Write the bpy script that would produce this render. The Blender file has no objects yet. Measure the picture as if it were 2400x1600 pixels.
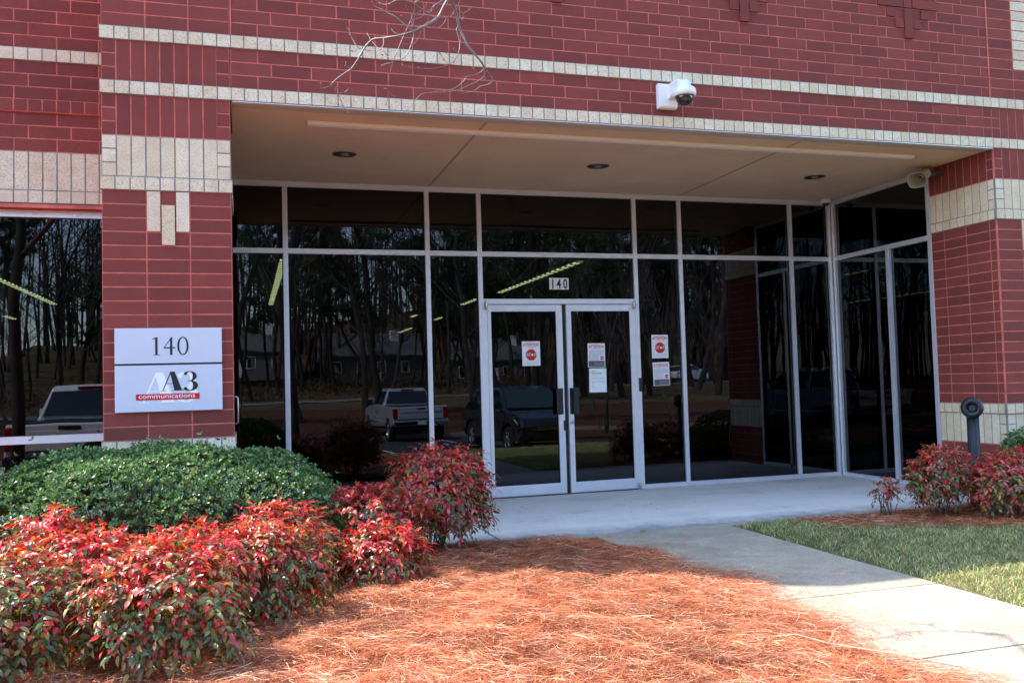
import bpy, math, random
import numpy as np
from mathutils import Vector, Matrix
R_ = math.radians
random.seed(7); RNG = np.random.default_rng(7)
scene = bpy.context.scene
COL = scene.collection
# ------------------------------------------------------------------ camera
cd = bpy.data.cameras.new('camera'); cam = bpy.data.objects.new('camera', cd); COL.objects.link(cam)
cd.sensor_width = 36.0; cd.lens = 31.12; cd.clip_start = 0.05; cd.clip_end = 2000
YAW, PIT, ROL = R_(16.782), R_(2.654), R_(-1.610)
f_ = Vector((math.sin(YAW)*math.cos(PIT), math.cos(YAW)*math.cos(PIT), math.sin(PIT)))
r_ = Vector((math.cos(YAW), -math.sin(YAW), 0)); u_ = r_.cross(f_)
r2 = r_*math.cos(ROL)+u_*math.sin(ROL); u2 = -r_*math.sin(ROL)+u_*math.cos(ROL)
cam.matrix_world = Matrix(((r2.x, u2.x, -f_.x, 0.082), (r2.y, u2.y, -f_.y, -7.033), (r2.z, u2.z, -f_.z, 1.297), (0, 0, 0, 1)))
scene.camera = cam
# ------------------------------------------------------------------ sky, sun, exposure
SUN_EL, SUN_PHI = R_(55), R_(62)          # the sun stands behind the building, to its left
sdir = Vector((-math.sin(SUN_PHI)*math.cos(SUN_EL), math.cos(SUN_PHI)*math.cos(SUN_EL), math.sin(SUN_EL)))
w = bpy.data.worlds.new('World'); scene.world = w; w.use_nodes = True
nt = w.node_tree; bg = nt.nodes['Background']
sky = nt.nodes.new('ShaderNodeTexSky'); sky.sky_type = 'NISHITA'; sky.sun_disc = False
sky.sun_elevation = SUN_EL; sky.sun_rotation = math.atan2(sdir.x, sdir.y)
sky.air_density = 1.0; sky.dust_density = 0.6; sky.ozone_density = 1.2
nt.links.new(sky.outputs[0], bg.inputs[0]); bg.inputs[1].default_value = 0.15
sl = bpy.data.lights.new('sun', 'SUN'); sl.energy = 2.0; sl.angle = R_(0.6); sl.color = (1, .95, .86)
so = bpy.data.objects.new('sun', sl); COL.objects.link(so)
so.rotation_euler = (-sdir).to_track_quat('-Z', 'Y').to_euler()
scene.view_settings.view_transform = 'Standard'; scene.view_settings.look = 'None'
scene.view_settings.exposure = 2.42; scene.view_settings.gamma = 1
scene.render.engine = 'CYCLES'
try:
    scene.cycles.max_bounces = 8; scene.cycles.transparent_max_bounces = 16; scene.cycles.caustics_reflective = False
    scene.cycles.glossy_bounces = 5
except Exception: pass
# ------------------------------------------------------------------ helpers
H = .1016; VS = 1.0109
def zc(z): return (z+27.2511)*VS*H       # height of brick course z in metres
D = 2.6065                                 # storefront plane
GL = D+.035                                # its glass
XL = -.30                                  # left end of the recess
XR = 7.315                                 # right-hand return of the storefront
def tag(o, label=None, cat=None, group=None, kind=None):
    if label: o['label'] = label
    if cat: o['category'] = cat
    if group: o['group'] = group
    if kind: o['kind'] = kind
    return o
def empty(name, loc=(0, 0, 0), rz=0, **k):
    o = bpy.data.objects.new(name, None); COL.objects.link(o); o.location = loc; o.rotation_euler = (0, 0, rz)
    o.empty_display_size = .1
    return tag(o, **k)
def copy_tree(o, parent=None):
    c = o.copy(); COL.objects.link(c); c.parent = parent
    for ch in o.children: copy_tree(ch, c)
    return c
class MB:
    def __init__(s): s.v = []; s.f = []; s.m = []; s.sm = []
    def add(s, vs, fs, m=0, smooth=False):
        b = len(s.v); s.v += [tuple(p) for p in vs]
        for f in fs: s.f.append(tuple(b+i for i in f)); s.m.append(m); s.sm.append(smooth)
        return s
    def box(s, x0, x1, y0, y1, z0, z1, m=0):
        if x0 > x1: x0, x1 = x1, x0
        if y0 > y1: y0, y1 = y1, y0
        if z0 > z1: z0, z1 = z1, z0
        v = [(x0,y0,z0),(x1,y0,z0),(x1,y1,z0),(x0,y1,z0),(x0,y0,z1),(x1,y0,z1),(x1,y1,z1),(x0,y1,z1)]
        return s.add(v, [(3,2,1,0),(4,5,6,7),(0,1,5,4),(1,2,6,5),(2,3,7,6),(3,0,4,7)], m)
    def quad(s, a, b, c, d, m=0): return s.add([a,b,c,d], [(0,1,2,3)], m)
    def tube(s, pts, rad, n=6, m=0, smooth=True, cap=True):
        pts = [Vector(p) for p in pts]; k = len(pts)
        if not hasattr(rad, '__len__'): rad = [rad]*k
        b = len(s.v); up = None
        for i, p in enumerate(pts):
            d = (pts[min(i+1, k-1)]-pts[max(i-1, 0)]); d = d.normalized() if d.length > 1e-9 else Vector((0,0,1))
            if up is None: up = Vector((0,0,1)) if abs(d.z) < .9 else Vector((1,0,0))
            a = d.cross(up); a = a.normalized() if a.length > 1e-6 else d.orthogonal().normalized()
            c = a.cross(d); up = c
            for j in range(n):
                t = 2*math.pi*j/n; s.v.append(tuple(p+(a*math.cos(t)+c*math.sin(t))*rad[i]))
        for i in range(k-1):
            for j in range(n):
                s.f.append((b+i*n+j, b+i*n+(j+1)%n, b+(i+1)*n+(j+1)%n, b+(i+1)*n+j)); s.m.append(m); s.sm.append(smooth)
        if cap:
            s.f.append(tuple(b+j for j in range(n))[::-1]); s.m.append(m); s.sm.append(False)
            s.f.append(tuple(b+(k-1)*n+j for j in range(n))); s.m.append(m); s.sm.append(False)
        return s
    def lathe(s, prof, c=(0,0,0), axis=(0,0,1), n=24, m=0, smooth=True, sx=1, sy=1):
        ax = Vector(axis).normalized(); a = ax.orthogonal().normalized(); bb = ax.cross(a); c = Vector(c); b = len(s.v)
        for r, h in prof:
            for j in range(n):
                t = 2*math.pi*j/n; s.v.append(tuple(c+ax*h+(a*math.cos(t)*sx+bb*math.sin(t)*sy)*r))
        for i in range(len(prof)-1):
            for j in range(n):
                s.f.append((b+i*n+j, b+i*n+(j+1)%n, b+(i+1)*n+(j+1)%n, b+(i+1)*n+j)); s.m.append(m); s.sm.append(smooth)
        return s
    def prism(s, poly, fn, t0, t1, m=0, smooth=False):
        """poly: 2-D outline; fn(a, b, t) -> 3-D point"""
        n = len(poly); v = [fn(a, b, t0) for a, b in poly]+[fn(a, b, t1) for a, b in poly]
        s.add(v, [tuple(range(n))[::-1], tuple(range(n, 2*n))], m)
        b = len(s.v)-2*n
        for i in range(n):
            j = (i+1) % n; s.f.append((b+i, b+j, b+n+j, b+n+i)); s.m.append(m); s.sm.append(smooth)
        return s
    def build(s, name, mats, parent=None, bevel=0, fix=True):
        me = bpy.data.meshes.new(name); me.from_pydata(s.v, [], s.f)
        for mt in (mats if isinstance(mats, (list, tuple)) else [mats]): me.materials.append(mt)
        me.polygons.foreach_set('material_index', s.m); me.polygons.foreach_set('use_smooth', s.sm)
        me.update()
        if fix:
            import bmesh
            bm = bmesh.new(); bm.from_mesh(me); bmesh.ops.recalc_face_normals(bm, faces=bm.faces); bm.to_mesh(me); bm.free()
        o = bpy.data.objects.new(name, me); COL.objects.link(o); o.parent = parent
        if bevel:
            b = o.modifiers.new('bevel', 'BEVEL'); b.width = bevel; b.segments = 2; b.limit_method = 'ANGLE'; b.angle_limit = R_(40)
        return o
def np_mesh(name, verts, faces, mats, parent=None, colors=None, smooth=False, midx=None):
    """verts (N,3), faces (M,k) arrays; colors per vertex (N,3)"""
    me = bpy.data.meshes.new(name); k = faces.shape[1]
    me.vertices.add(len(verts)); me.vertices.foreach_set('co', np.asarray(verts, np.float32).ravel())
    me.loops.add(faces.size); me.loops.foreach_set('vertex_index', np.asarray(faces, np.int32).ravel())
    me.polygons.add(len(faces)); me.polygons.foreach_set('loop_start', np.arange(0, faces.size, k, dtype=np.int32))
    me.polygons.foreach_set('loop_total', np.full(len(faces), k, np.int32))
    for mt in (mats if isinstance(mats, (list, tuple)) else [mats]): me.materials.append(mt)
    if midx is not None: me.polygons.foreach_set('material_index', midx)
    if smooth: me.polygons.foreach_set('use_smooth', np.ones(len(faces), bool))
    me.update(calc_edges=True)
    if colors is not None:
        at = me.color_attributes.new('tint', 'FLOAT_COLOR', 'POINT')
        at.data.foreach_set('color', np.concatenate([colors, np.ones((len(colors), 1))], 1).astype(np.float32).ravel())
    me.validate()
    o = bpy.data.objects.new(name, me); COL.objects.link(o); o.parent = parent
    return o
# ------------------------------------------------------------------ materials
def new_mat(name):
    m = bpy.data.materials.new(name); m.use_nodes = True
    return m, m.node_tree.nodes, m.node_tree.links, m.node_tree.nodes['Principled BSDF']
def mat(name, c, rough=.5, metal=0., spec=.5, var=0., scale=8., c2=None, bump=0., bscale=None, emit=0., coat=0.):
    m, N, L, P = new_mat(name)
    P.inputs['Base Color'].default_value = (*c, 1); P.inputs['Roughness'].default_value = rough
    P.inputs['Metallic'].default_value = metal; P.inputs['Specular IOR Level'].default_value = spec
    if coat: P.inputs['Coat Weight'].default_value = coat; P.inputs['Coat Roughness'].default_value = .05
    if emit: P.inputs['Emission Color'].default_value = (*c, 1); P.inputs['Emission Strength'].default_value = emit
    tc = N.new('ShaderNodeTexCoord')
    if var or c2:
        n = N.new('ShaderNodeTexNoise'); n.inputs['Scale'].default_value = scale; n.inputs['Detail'].default_value = 6
        n.inputs['Roughness'].default_value = .65
        L.new(tc.outputs['Object'], n.inputs['Vector'])
        r = N.new('ShaderNodeValToRGB'); L.new(n.outputs['Fac'], r.inputs['Fac'])
        a = c2 or tuple(x*(1-var) for x in c); b = c if c2 else tuple(min(1, x*(1+var)) for x in c)
        r.color_ramp.elements[0].position = .33; r.color_ramp.elements[0].color = (*a, 1)
        r.color_ramp.elements[1].position = .67; r.color_ramp.elements[1].color = (*b, 1)
        L.new(r.outputs[0], P.inputs['Base Color'])
    if bump:
        n2 = N.new('ShaderNodeTexNoise'); n2.inputs['Scale'].default_value = bscale or scale*6; n2.inputs['Detail'].default_value = 4
        L.new(tc.outputs['Object'], n2.inputs['Vector'])
        bp = N.new('ShaderNodeBump'); bp.inputs['Strength'].default_value = bump; bp.inputs['Distance'].default_value = .01
        L.new(n2.outputs['Fac'], bp.inputs['Height']); L.new(bp.outputs[0], P.inputs['Normal'])
    return m
def brick_mat(name, ca, cb, speck, speck_amt, stain=None):
    m, N, L, P = new_mat(name)
    P.inputs['Roughness'].default_value = .85; P.inputs['Specular IOR Level'].default_value = .25
    geo = N.new('ShaderNodeNewGeometry'); tc = N.new('ShaderNodeTexCoord')
    r = N.new('ShaderNodeValToRGB'); L.new(geo.outputs['Random Per Island'], r.inputs['Fac'])
    r.color_ramp.elements[0].color = (*ca, 1); r.color_ramp.elements[1].color = (*cb, 1)
    n = N.new('ShaderNodeTexNoise'); n.inputs['Scale'].default_value = 120; n.inputs['Detail'].default_value = 2
    L.new(tc.outputs['Object'], n.inputs['Vector'])
    mr = N.new('ShaderNodeMapRange'); mr.inputs['From Min'].default_value = .52; mr.inputs['From Max'].default_value = .64
    mr.inputs['To Max'].default_value = speck_amt
    L.new(n.outputs['Fac'], mr.inputs['Value'])
    mx = N.new('ShaderNodeMixRGB'); mx.inputs['Color2'].default_value = (*speck, 1)
    L.new(mr.outputs[0], mx.inputs['Fac']); L.new(r.outputs[0], mx.inputs['Color1'])
    n3 = N.new('ShaderNodeTexNoise'); n3.inputs['Scale'].default_value = 9 if stain else 5; n3.inputs['Detail'].default_value = 8
    L.new(tc.outputs['Object'], n3.inputs['Vector'])
    mr3 = N.new('ShaderNodeMapRange'); mr3.inputs['From Min'].default_value = .45; mr3.inputs['From Max'].default_value = .75
    mr3.inputs['To Max'].default_value = .5 if stain else .35
    L.new(n3.outputs['Fac'], mr3.inputs['Value'])
    mx2 = N.new('ShaderNodeMixRGB'); mx2.inputs['Color2'].default_value = (*(stain or tuple(x*.78 for x in ca)), 1)
    L.new(mr3.outputs[0], mx2.inputs['Fac']); L.new(mx.outputs[0], mx2.inputs['Color1'])
    L.new(mx2.outputs[0], P.inputs['Base Color'])
    bp = N.new('ShaderNodeBump'); bp.inputs['Strength'].default_value = .25; bp.inputs['Distance'].default_value = .002
    n4 = N.new('ShaderNodeTexNoise'); n4.inputs['Scale'].default_value = 120; L.new(tc.outputs['Object'], n4.inputs['Vector'])
    L.new(n4.outputs['Fac'], bp.inputs['Height']); L.new(bp.outputs[0], P.inputs['Normal'])
    return m
RED = brick_mat('red_brick', (.195, .047, .038), (.275, .062, .046), (.11, .036, .036), .5)
BUFF = brick_mat('buff_brick', (.74, .59, .39), (.84, .73, .53), (.22, .17, .12), .5, stain=(.56, .42, .27))
MRED = mat('red_mortar', (.64, .17, .13), .9, spec=.2, var=.25, scale=6)
MGREY = mat('grey_mortar', (.27, .25, .23), .9, spec=.2, var=.25, scale=6)
ALU = mat('aluminium', (.84, .84, .90), .36, metal=.55, var=.05, scale=3)
ALUD = mat('dark_metal', (.06, .06, .06), .4, metal=.6)
STEEL = mat('steel', (.55, .55, .56), .3, metal=.9)
BLACKP = mat('black_plastic', (.012, .012, .014), .45)
RUBBER = mat('rubber', (.015, .015, .015), .8)
WHITEP = mat('white_plastic', (.83, .83, .82), .35)
STUCCO = mat('stucco', (.78, .58, .39), .95, spec=.1, var=.07, scale=2.2, bump=.4, bscale=220)
TRIM = mat('pale_trim', (.88, .84, .78), .7)
PAPER = mat('paper', (.90, .90, .90), .7)
INKRED = mat('red_ink', (.62, .02, .02), .6)
INKORANGE = mat('orange_red_ink', (.70, .05, .02), .6)
INK = mat('black_ink', (.012, .012, .014), .5)
INKGREY = mat('grey_ink', (.42, .44, .50), .7)
INKDARK = mat('slate_ink', (.11, .11, .125), .7)
INKYEL = mat('yellow_highlight', (.55, .55, .03), .7)
SIGNM = mat('brushed_aluminium_sheet', (.66, .70, .80), .42, metal=.25, var=.03, scale=3)
FROST = mat('frosted_white_vinyl', (.93, .95, .95), .6)
def glass_mat(name, tint, refl, k0=.06):
    m, N, L, P = new_mat(name); N.remove(P); out = N['Material Output']
    tr = N.new('ShaderNodeBsdfTransparent'); tr.inputs[0].default_value = (*tint, 1)
    gl = N.new('ShaderNodeBsdfGlossy'); gl.inputs['Roughness'].default_value = 0.0; gl.inputs['Color'].default_value = (*refl, 1)
    fr = N.new('ShaderNodeFresnel'); fr.inputs['IOR'].default_value = 1.6
    tc = N.new('ShaderNodeTexCoord'); n = N.new('ShaderNodeTexNoise'); n.inputs['Scale'].default_value = 1.6
    n.inputs['Detail'].default_value = 1; L.new(tc.outputs['Object'], n.inputs['Vector'])
    bp = N.new('ShaderNodeBump'); bp.inputs['Strength'].default_value = .035; bp.inputs['Distance'].default_value = .02
    L.new(n.outputs['Fac'], bp.inputs['Height']); L.new(bp.outputs[0], gl.inputs['Normal'])
    geo = N.new('ShaderNodeNewGeometry'); mu = N.new('ShaderNodeMath'); mu.operation = 'MULTIPLY_ADD'; mu.inputs[1].default_value = -1; mu.inputs[2].default_value = 1
    L.new(geo.outputs['Backfacing'], mu.inputs[0]); m2 = N.new('ShaderNodeMath'); m2.operation = 'MULTIPLY'; L.new(fr.outputs[0], m2.inputs[0]); L.new(mu.outputs[0], m2.inputs[1])
    mx = N.new('ShaderNodeMixShader'); L.new(m2.outputs[0], mx.inputs[0]); L.new(tr.outputs[0], mx.inputs[1]); L.new(gl.outputs[0], mx.inputs[2])
    L.new(mx.outputs[0], out.inputs['Surface']); return m
GLASS = glass_mat('tinted_glass', (.13, .14, .13), (.84, .87, .96))
def glass_plain(name, c, rough=.03): return mat(name, c, rough, spec=.8)
CARGLASS = glass_plain('car_glass', (.01, .012, .014))

# ------------------------------------------------------------------ brickwork
J = .0105
class Wall:
    """bricks as real blocks on one vertical plane. O origin, U unit along the wall, N outward normal"""
    def __init__(s, O, U, N): s.O = Vector(O); s.U = Vector(U); s.N = Vector(N); s.mb = MB(); s.bk = MB()
    def P(s, a, z, n): q = s.O+s.U*(a*H)+s.N*n; return (q.x, q.y, zc(z))
    def block(s, mb, a0, a1, z0, z1, n0, n1, m, g):
        A0 = a0*H+g/2; A1 = a1*H-g/2
        def p(A, z, n): q = s.O+s.U*A+s.N*n; return (q.x, q.y, z)
        Z0 = zc(z0)+g/2; Z1 = zc(z1)-g/2
        v = [p(A0,Z0,n0),p(A1,Z0,n0),p(A1,Z0,n1),p(A0,Z0,n1),p(A0,Z1,n0),p(A1,Z1,n0),p(A1,Z1,n1),p(A0,Z1,n1)]
        mb.add(v, [(0,1,2,3),(4,5,6,7),(2,3,7,6),(1,2,6,5),(0,3,7,4)], m)
    def brick(s, a0, a1, z0, z1, m=0, proud=0.): s.block(s.mb, a0, a1, z0, z1, -.02, proud, m, J)
    def mortar(s, a0, a1, z0, z1, m=2, proud=0.): s.block(s.mb, a0, a1, z0, z1, -.02, proud-.0025, m, 0)
    def bond(s, a0, a1, z0, z1, m=0, mm=2, odd=2, even=3):
        s.mortar(a0, a1, z0, z1, mm)
        for z in range(z0, z1):
            ph = (odd if z % 2 == 0 else even); x = ph+3*math.floor((a0-ph)/3)
            while x < a1:
                b0, b1 = max(x, a0), min(x+3, a1)
                if b1-b0 > .12: s.brick(b0, b1, z, z+1, m)
                x += 3
    def row(s, a0, a1, z0, z1, w=1, m=1, mm=3, proud=0.):
        s.mortar(a0, a1, z0, z1, mm, proud); x = a0
        while x < a1-.1: s.brick(x, min(x+w, a1), z0, z1, m, proud); x += w
    def build(s, name, parent): return s.mb.build(name, [RED, BUFF, MRED, MGREY], parent, fix=True)
PR = .012
bld = empty('office_building', (0, 0, 0), label='red brick office building with buff brick bands and a recessed dark glass entrance', cat='building')
# wall above the entrance, between the two brick piers
wl = Wall((0, 0, 0), (1, 0, 0), (0, -1, 0))
wl.row(0, 72, 7, 8, proud=PR); wl.bond(0, 72, 8, 11); wl.row(0, 72, 11, 12, proud=PR); wl.bond(0, 72, 12, 43)
for c in (26, 44, 62):                                    # raised brick ornaments
    for (a0, a1, z0, z1) in ((0,1,17,20),(0,1,21,24),(-1,0,18,19),(1,2,18,19),(-2,-1,19,20),(2,3,19,20),(-3,0,20,21),(1,4,20,21),
                             (0,1,20,21),(-2,-1,21,22),(2,3,21,22),(-1,0,22,23),(1,2,22,23)):
        wl.brick(c+a0, c+a1, z0, z1, 0, .022 if (a0, z0) in ((0,17),(0,21)) else .014)
wl.mb.box(-.002, .010, -.006, 0, zc(12), zc(43), 2); wl.mb.box(72*H-.006, 72*H+.006, -.006, 0, zc(12), zc(43), 2)
wl.mb.box(0.01, 72*H, -.006, .02, zc(7)-.007, zc(7)-.002, 4)
front = wl.mb.build('wall', [RED, BUFF, MRED, MGREY, ALU], bld)
# piers
def pier(a0, a1, inner_x, inner_n):
    w_ = Wall((0, .0, 0), (1, 0, 0), (0, -1, 0)); q = .016; w_.O.y = -q*0 + .0
    def stack(z0, z1):
        w_.mortar(a0, a1, z0, z1, 2)
        for z in range(z0, z1):
            for c in range(3): w_.brick(a0+3*c, min(a0+3*c+3, a1), z, z+1)
    def soldier(z0, m, mm):
        w_.mortar(a0, a1, z0, z0+3, mm)
        for e in (a0, a1-1):
            for k in range(3): w_.brick(e, e+1, z0+k, z0+k+1, m)
        for k in range(1, 8): w_.brick(a0+k, a0+k+1, z0, z0+3, m)
    def band(z0, m=1): w_.row(a0-.12, a1+.12, z0, z0+1, (a1-a0+.24)/9, m, 3, PR)
    stack(-28, -22); soldier(-22, 1, 3); band(-19); stack(-18, 0)
    # buff soldier motif
    for (x0, x1, z0, z1, m, pr) in ((3,4,-3,0,1,.008),(5,6,-3,0,1,.008),(4,5,-4,-1,1,.014)):
        w_.brick(a0+x0, a0+x1, z0, z1, m, pr)
    band(0); soldier(1, 1, 3); soldier(4, 0, 2); band(7); soldier(8, 0, 2); band(11); stack(12, 43)
    for z in range(15, 27):
        w_.brick(a0+3, a0+6, z, z+1, 1, .004)
    return w_
LP = pier(-9, -.06, 0, 1); RP = pier(72.08, 81, 72, -1)
def pier_side(wn, x, n):
    s_ = Wall((x, 0, 0), (0, 1, 0), (n, 0, 0)); Y1 = 8.8
    def st(z0, z1):
        s_.mortar(.21, Y1, z0, z1, 2)
        for z in range(z0, z1):
            for b0, b1 in ((.21,1),(1,4),(4,7),(7,Y1)): s_.brick(b0, b1, z, z+1)
    def sol(z0, m, mm):
        s_.mortar(.21, Y1, z0, z0+3, mm)
        for k in range(3): s_.brick(.21, 1, z0+k, z0+k+1, m)
        for k in range(1, 9): s_.brick(k, min(k+1, Y1), z0, z0+3, m)
    st(-28, -22); sol(-22, 1, 4); s_.row(.21, 1, -19, -18, 1, 1, 4, PR); s_.row(1, Y1, -19, -18, 1, 1, 4, PR); st(-18, 0); s_.row(.21, 1, 0, 1, 1, 1, 4, PR); s_.row(1, Y1, 0, 1, 1, 1, 4, PR)
    sol(1, 1, 4); sol(4, 0, 2)
    wn.mb.v += []; b = len(wn.mb.v); wn.mb.v += s_.mb.v
    wn.mb.f += [tuple(i+b for i in f) for f in s_.mb.f]; wn.mb.m += s_.mb.m; wn.mb.sm += s_.mb.sm
MTAUPE = mat('taupe_mortar', (.34, .22, .20), .9, spec=.2)
pier_side(LP, -.012, 1); pier_side(RP, 72.08*H, -1)
LP.mb.box(-9*H+.02, -.03, .021, .895, 0, zc(43), 2); RP.mb.box(72.1*H+.02, 81*H-.02, .021, .9, 0, zc(43), 2)
LP.mb.box(-.05, -.0155, .0215, .03, 0, zc(7)-.02, 2); RP.mb.box(72.08*H+.0035, 72.08*H+.04, .0215, .03, 0, zc(7)-.02, 2)
for P_ in (LP, RP): P_.mb.build('brick_pier', [RED, BUFF, MRED, MGREY, MTAUPE], bld)
# wings, set back behind the piers
SB = .603
def wing(a0, a1, name):
    w_ = Wall((0, SB, 0), (1, 0, 0), (0, -1, 0))
    w_.row(a0, a1, 0, 1, proud=PR); w_.row(a0, a1, 1, 4); w_.bond(a0, a1, 4, 7, odd=2, even=0)
    w_.row(a0, a1, 7, 8, 1, 0, 2, .02); w_.bond(a0, a1, 8, 11, odd=2, even=0); w_.row(a0, a1, 11, 12, proud=PR)
    w_.bond(a0, a1, 12, 29, odd=2, even=0)
    w_.bond(a0, a1, -30, -24, odd=2, even=0)
    w_.mb.box(a0*H, a1*H, SB+.021, SB+.25, zc(0), zc(29), 2)
    w_.mb.box(a0*H, a1*H, SB+.021, SB+.25, 0, zc(-24), 2)
    w_.mb.box(a0*H, a1*H, SB-.005, SB+.12, zc(0)-.035, zc(0)-.004, 2)
    return w_.mb.build(name, [RED, BUFF, MRED, MGREY], bld)
wing(-120, -9.02, 'wing_wall'); wing(81.02, 190, 'wing_wall')
# building mass: side, back and roof
mb = MB(); B0 = .86
mb.box(-120*H, 190*H, 24, 24.3, 0, zc(29), 0)
mb.box(-120*H-.3, -120*H, SB, 24.3, 0, zc(29), 0); mb.box(190*H, 190*H+.3, SB, 24.3, 0, zc(29), 0)
mb.build('rear_wall', [RED], bld)
mb = MB(); mb.box(-120*H, -9*H, SB+.26, 24, zc(29)-.5, zc(29)-.25); mb.box(81*H, 190*H, SB+.26, 24, zc(29)-.5, zc(29)-.25)
mb.box(-9*H, 81*H, .03, 24, zc(43)-.6, zc(43)-.3)
mb.box(-9*H, 81*H, 23.8, 24, zc(25), zc(43)-.6); mb.box(-9*H-.01, -9*H+.015, .03, 24, zc(25), zc(43)-.3); mb.box(81*H-.015, 81*H+.01, .03, 24, zc(25), zc(43)-.3)
mb.build('roof', mat('roof_membrane', (.3, .3, .29), .9), bld)
# ---- windows of the wings
GY = SB+.13
def wing_window(x0, x1, muls):
    fr = MB(); y0, y1 = SB+.09, SB+.2
    fr.box(x0, x1, y0, y1, 2.708, 2.762); fr.box(x0, x1, y0-.012, y1, .925, .985); fr.box(x0, x1, y0, y1, .34, .38)
    for x in muls: fr.box(x-.025, x+.025, y0+.001, y1-.001, .38, .925); fr.box(x-.025, x+.025, y0+.001, y1-.001, .985, 2.708)
    f = fr.build('window', ALU, bld)
    for a, b in zip(muls[:-1], muls[1:]):
        for z0, z1 in ((.38, .925), (.985, 2.708)):
            MB().box(a+.02, b-.02, y0+.035, y0+.041, z0-.01, z1+.01).build('pane', GLASS, f)
wing_window(-5.6, -9*H+.01, [-5.57, -3.25, -.945]); wing_window(81*H-.01, 12.9, [8.26, 10.6, 12.87])
# ---- soffit
mb = MB(); ZS = zc(7)-.012
mb.box(.0, 72*H, .02, .13, ZS-.0, ZS+.05, 1); mb.box(0, XR, .13, .9, ZS+.006, ZS+.05, 0); mb.box(XL, XR, .9, D+.02, ZS+.006, ZS+.05, 0)
for x0, x1 in ((2.085, 2.045), (5.20, 5.145)): pass
mb.build('soffit', [STUCCO, mat('soffit_edge', (.55, .46, .36), .9)], bld)
JB = mat('joint_brown', (.48, .34, .22), .9)
for x in (2.07, 5.17): MB().box(x-.011, x+.011, .14, D, ZS+.002, ZS+.0075).build('soffit_joint', JB, bld)
MB().box(.6, 6.68, .36, .43, ZS-.028, ZS+.004).build('soffit_strip', TRIM, bld, bevel=.004)
# ---- storefront
TZ = 2.762; HZ = ZS
fr = MB(); y0, y1 = D, D+.114
mx_ = [XL+.025, .503, 2.037, 2.637, 4.556, 5.155, 6.713, XR-.025]
fr.box(XL, XR, y0, y1, HZ-.052, HZ+.004); fr.box(XR+.0, XR+.06, y0-.02, y1, 0, HZ)
for i, (a, b) in enumerate(zip(mx_[:-1], mx_[1:])):
    fr.box(a+.026, b-.026, y0, y1, TZ-.0275, TZ+.0275)
    if i != 3: fr.box(a+.026, b-.026, y0, y1, .002, .052)
    else: fr.box(a+.026, b-.026, y0-.003, y1, 2.19, 2.25)
for x in mx_: fr.box(x-.026, x+.026, y0-.002, y1, 0.002, HZ-.052)
for x in (2.684, 4.511): fr.box(x-.021, x+.021, y0+.008, y1, .002, 2.19)
sf = fr.build('storefront', ALU, bld, bevel=.002)
for i, (a, b) in enumerate(zip(mx_[:-1], mx_[1:])):
    MB().box(a+.02, b-.02, GL, GL+.006, TZ+.02, HZ-.045).build('pane', GLASS, sf)
    MB().box(a+.02, b-.02, GL, GL+.006, 2.245 if i == 3 else .045, TZ-.02).build('pane', GLASS, sf)
for i, (a, b) in enumerate(zip(mx_[:-1], mx_[1:])):        # black gaskets round the panes
    for z0, z1 in ((TZ+.0275, HZ-.052), ((2.25 if i == 3 else .052), TZ-.0275)):
        for xa, xb in ((a+.026, a+.034), (b-.034, b-.026)): MB().box(xa, xb, GL-.008, GL-.001, z0, z1).build('gasket', RUBBER, sf)
def ret(x, sgn):                                           # glazed returns at both ends of the recess
    fr = MB(); xa, xb = (x, x+.1) if sgn > 0 else (x-.1, x)
    yo = D-.03
    for yy in (.895+.028, yo-.0): fr.box(xa, xb, yy-.028, yy+.028, .002, HZ-.052)
    fr.box(xa, xb, 1.60-.028, 1.60+.028, .052, TZ-.0275)
    ya, yb = .951, yo-.028
    fr.box(xa, xb, ya, yb, TZ-.0275, TZ+.0275); fr.box(xa, xb, .895, D, HZ-.052, HZ+.003)
    fr.box(xa, xb, ya, 1.572, .002, .052); fr.box(xa, xb, 1.628, yb, .002, .052)
    o = fr.build('storefront_return', ALU, bld, bevel=.002)
    gx = x+.035*sgn
    MB().box(gx, gx+.006*sgn, ya-.01, yb+.01, TZ+.02, HZ-.045).build('pane', GLASS, o)
    MB().box(gx, gx+.006*sgn, ya-.01, 1.58, .045, TZ-.02).build('pane', GLASS, o)
    MB().box(gx, gx+.006*sgn, 1.62, yb+.01, .045, TZ-.02).build('pane', GLASS, o)
ret(XR, 1); ret(XL, -1)
# ---- doors
def leaf(x0, x1, s0, s1, hinge_x, ang):
    e = bpy.data.objects.new('door', None); COL.objects.link(e); e.parent = bld
    e.location = (hinge_x, D+.012, 0); e.rotation_euler = (0, 0, ang); h = hinge_x
    m = MB(); ya, yb = -.006, .04
    m.box(x0-h, x0+s0-h, ya, yb, .012, 2.182); m.box(x1-s1-h, x1-h, ya, yb, .012, 2.182)
    m.box(x0+s0-h, x1-s1-h, ya+.001, yb-.001, .012, .132); m.box(x0+s0-h, x1-s1-h, ya+.001, yb-.001, 2.106, 2.182)
    m.build('door_frame', ALU, e, bevel=.002)
    MB().box(x0+s0-h-.01, x1-s1-h+.01, .016, .022, .12, 2.12).build('pane', GLASS, e)
    for xa, xb in ((x0+s0-h, x0+s0-h+.007), (x1-s1-h-.007, x1-s1-h)): MB().box(xa, xb, .006, .0155, .132, 2.106).build('gasket', RUBBER, e)
    return e
dl = leaf(2.708, 3.606, .042, .076, 2.708, 0); dr = leaf(3.650, 4.49, .062, .032, 4.49, R_(1.1))
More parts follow.
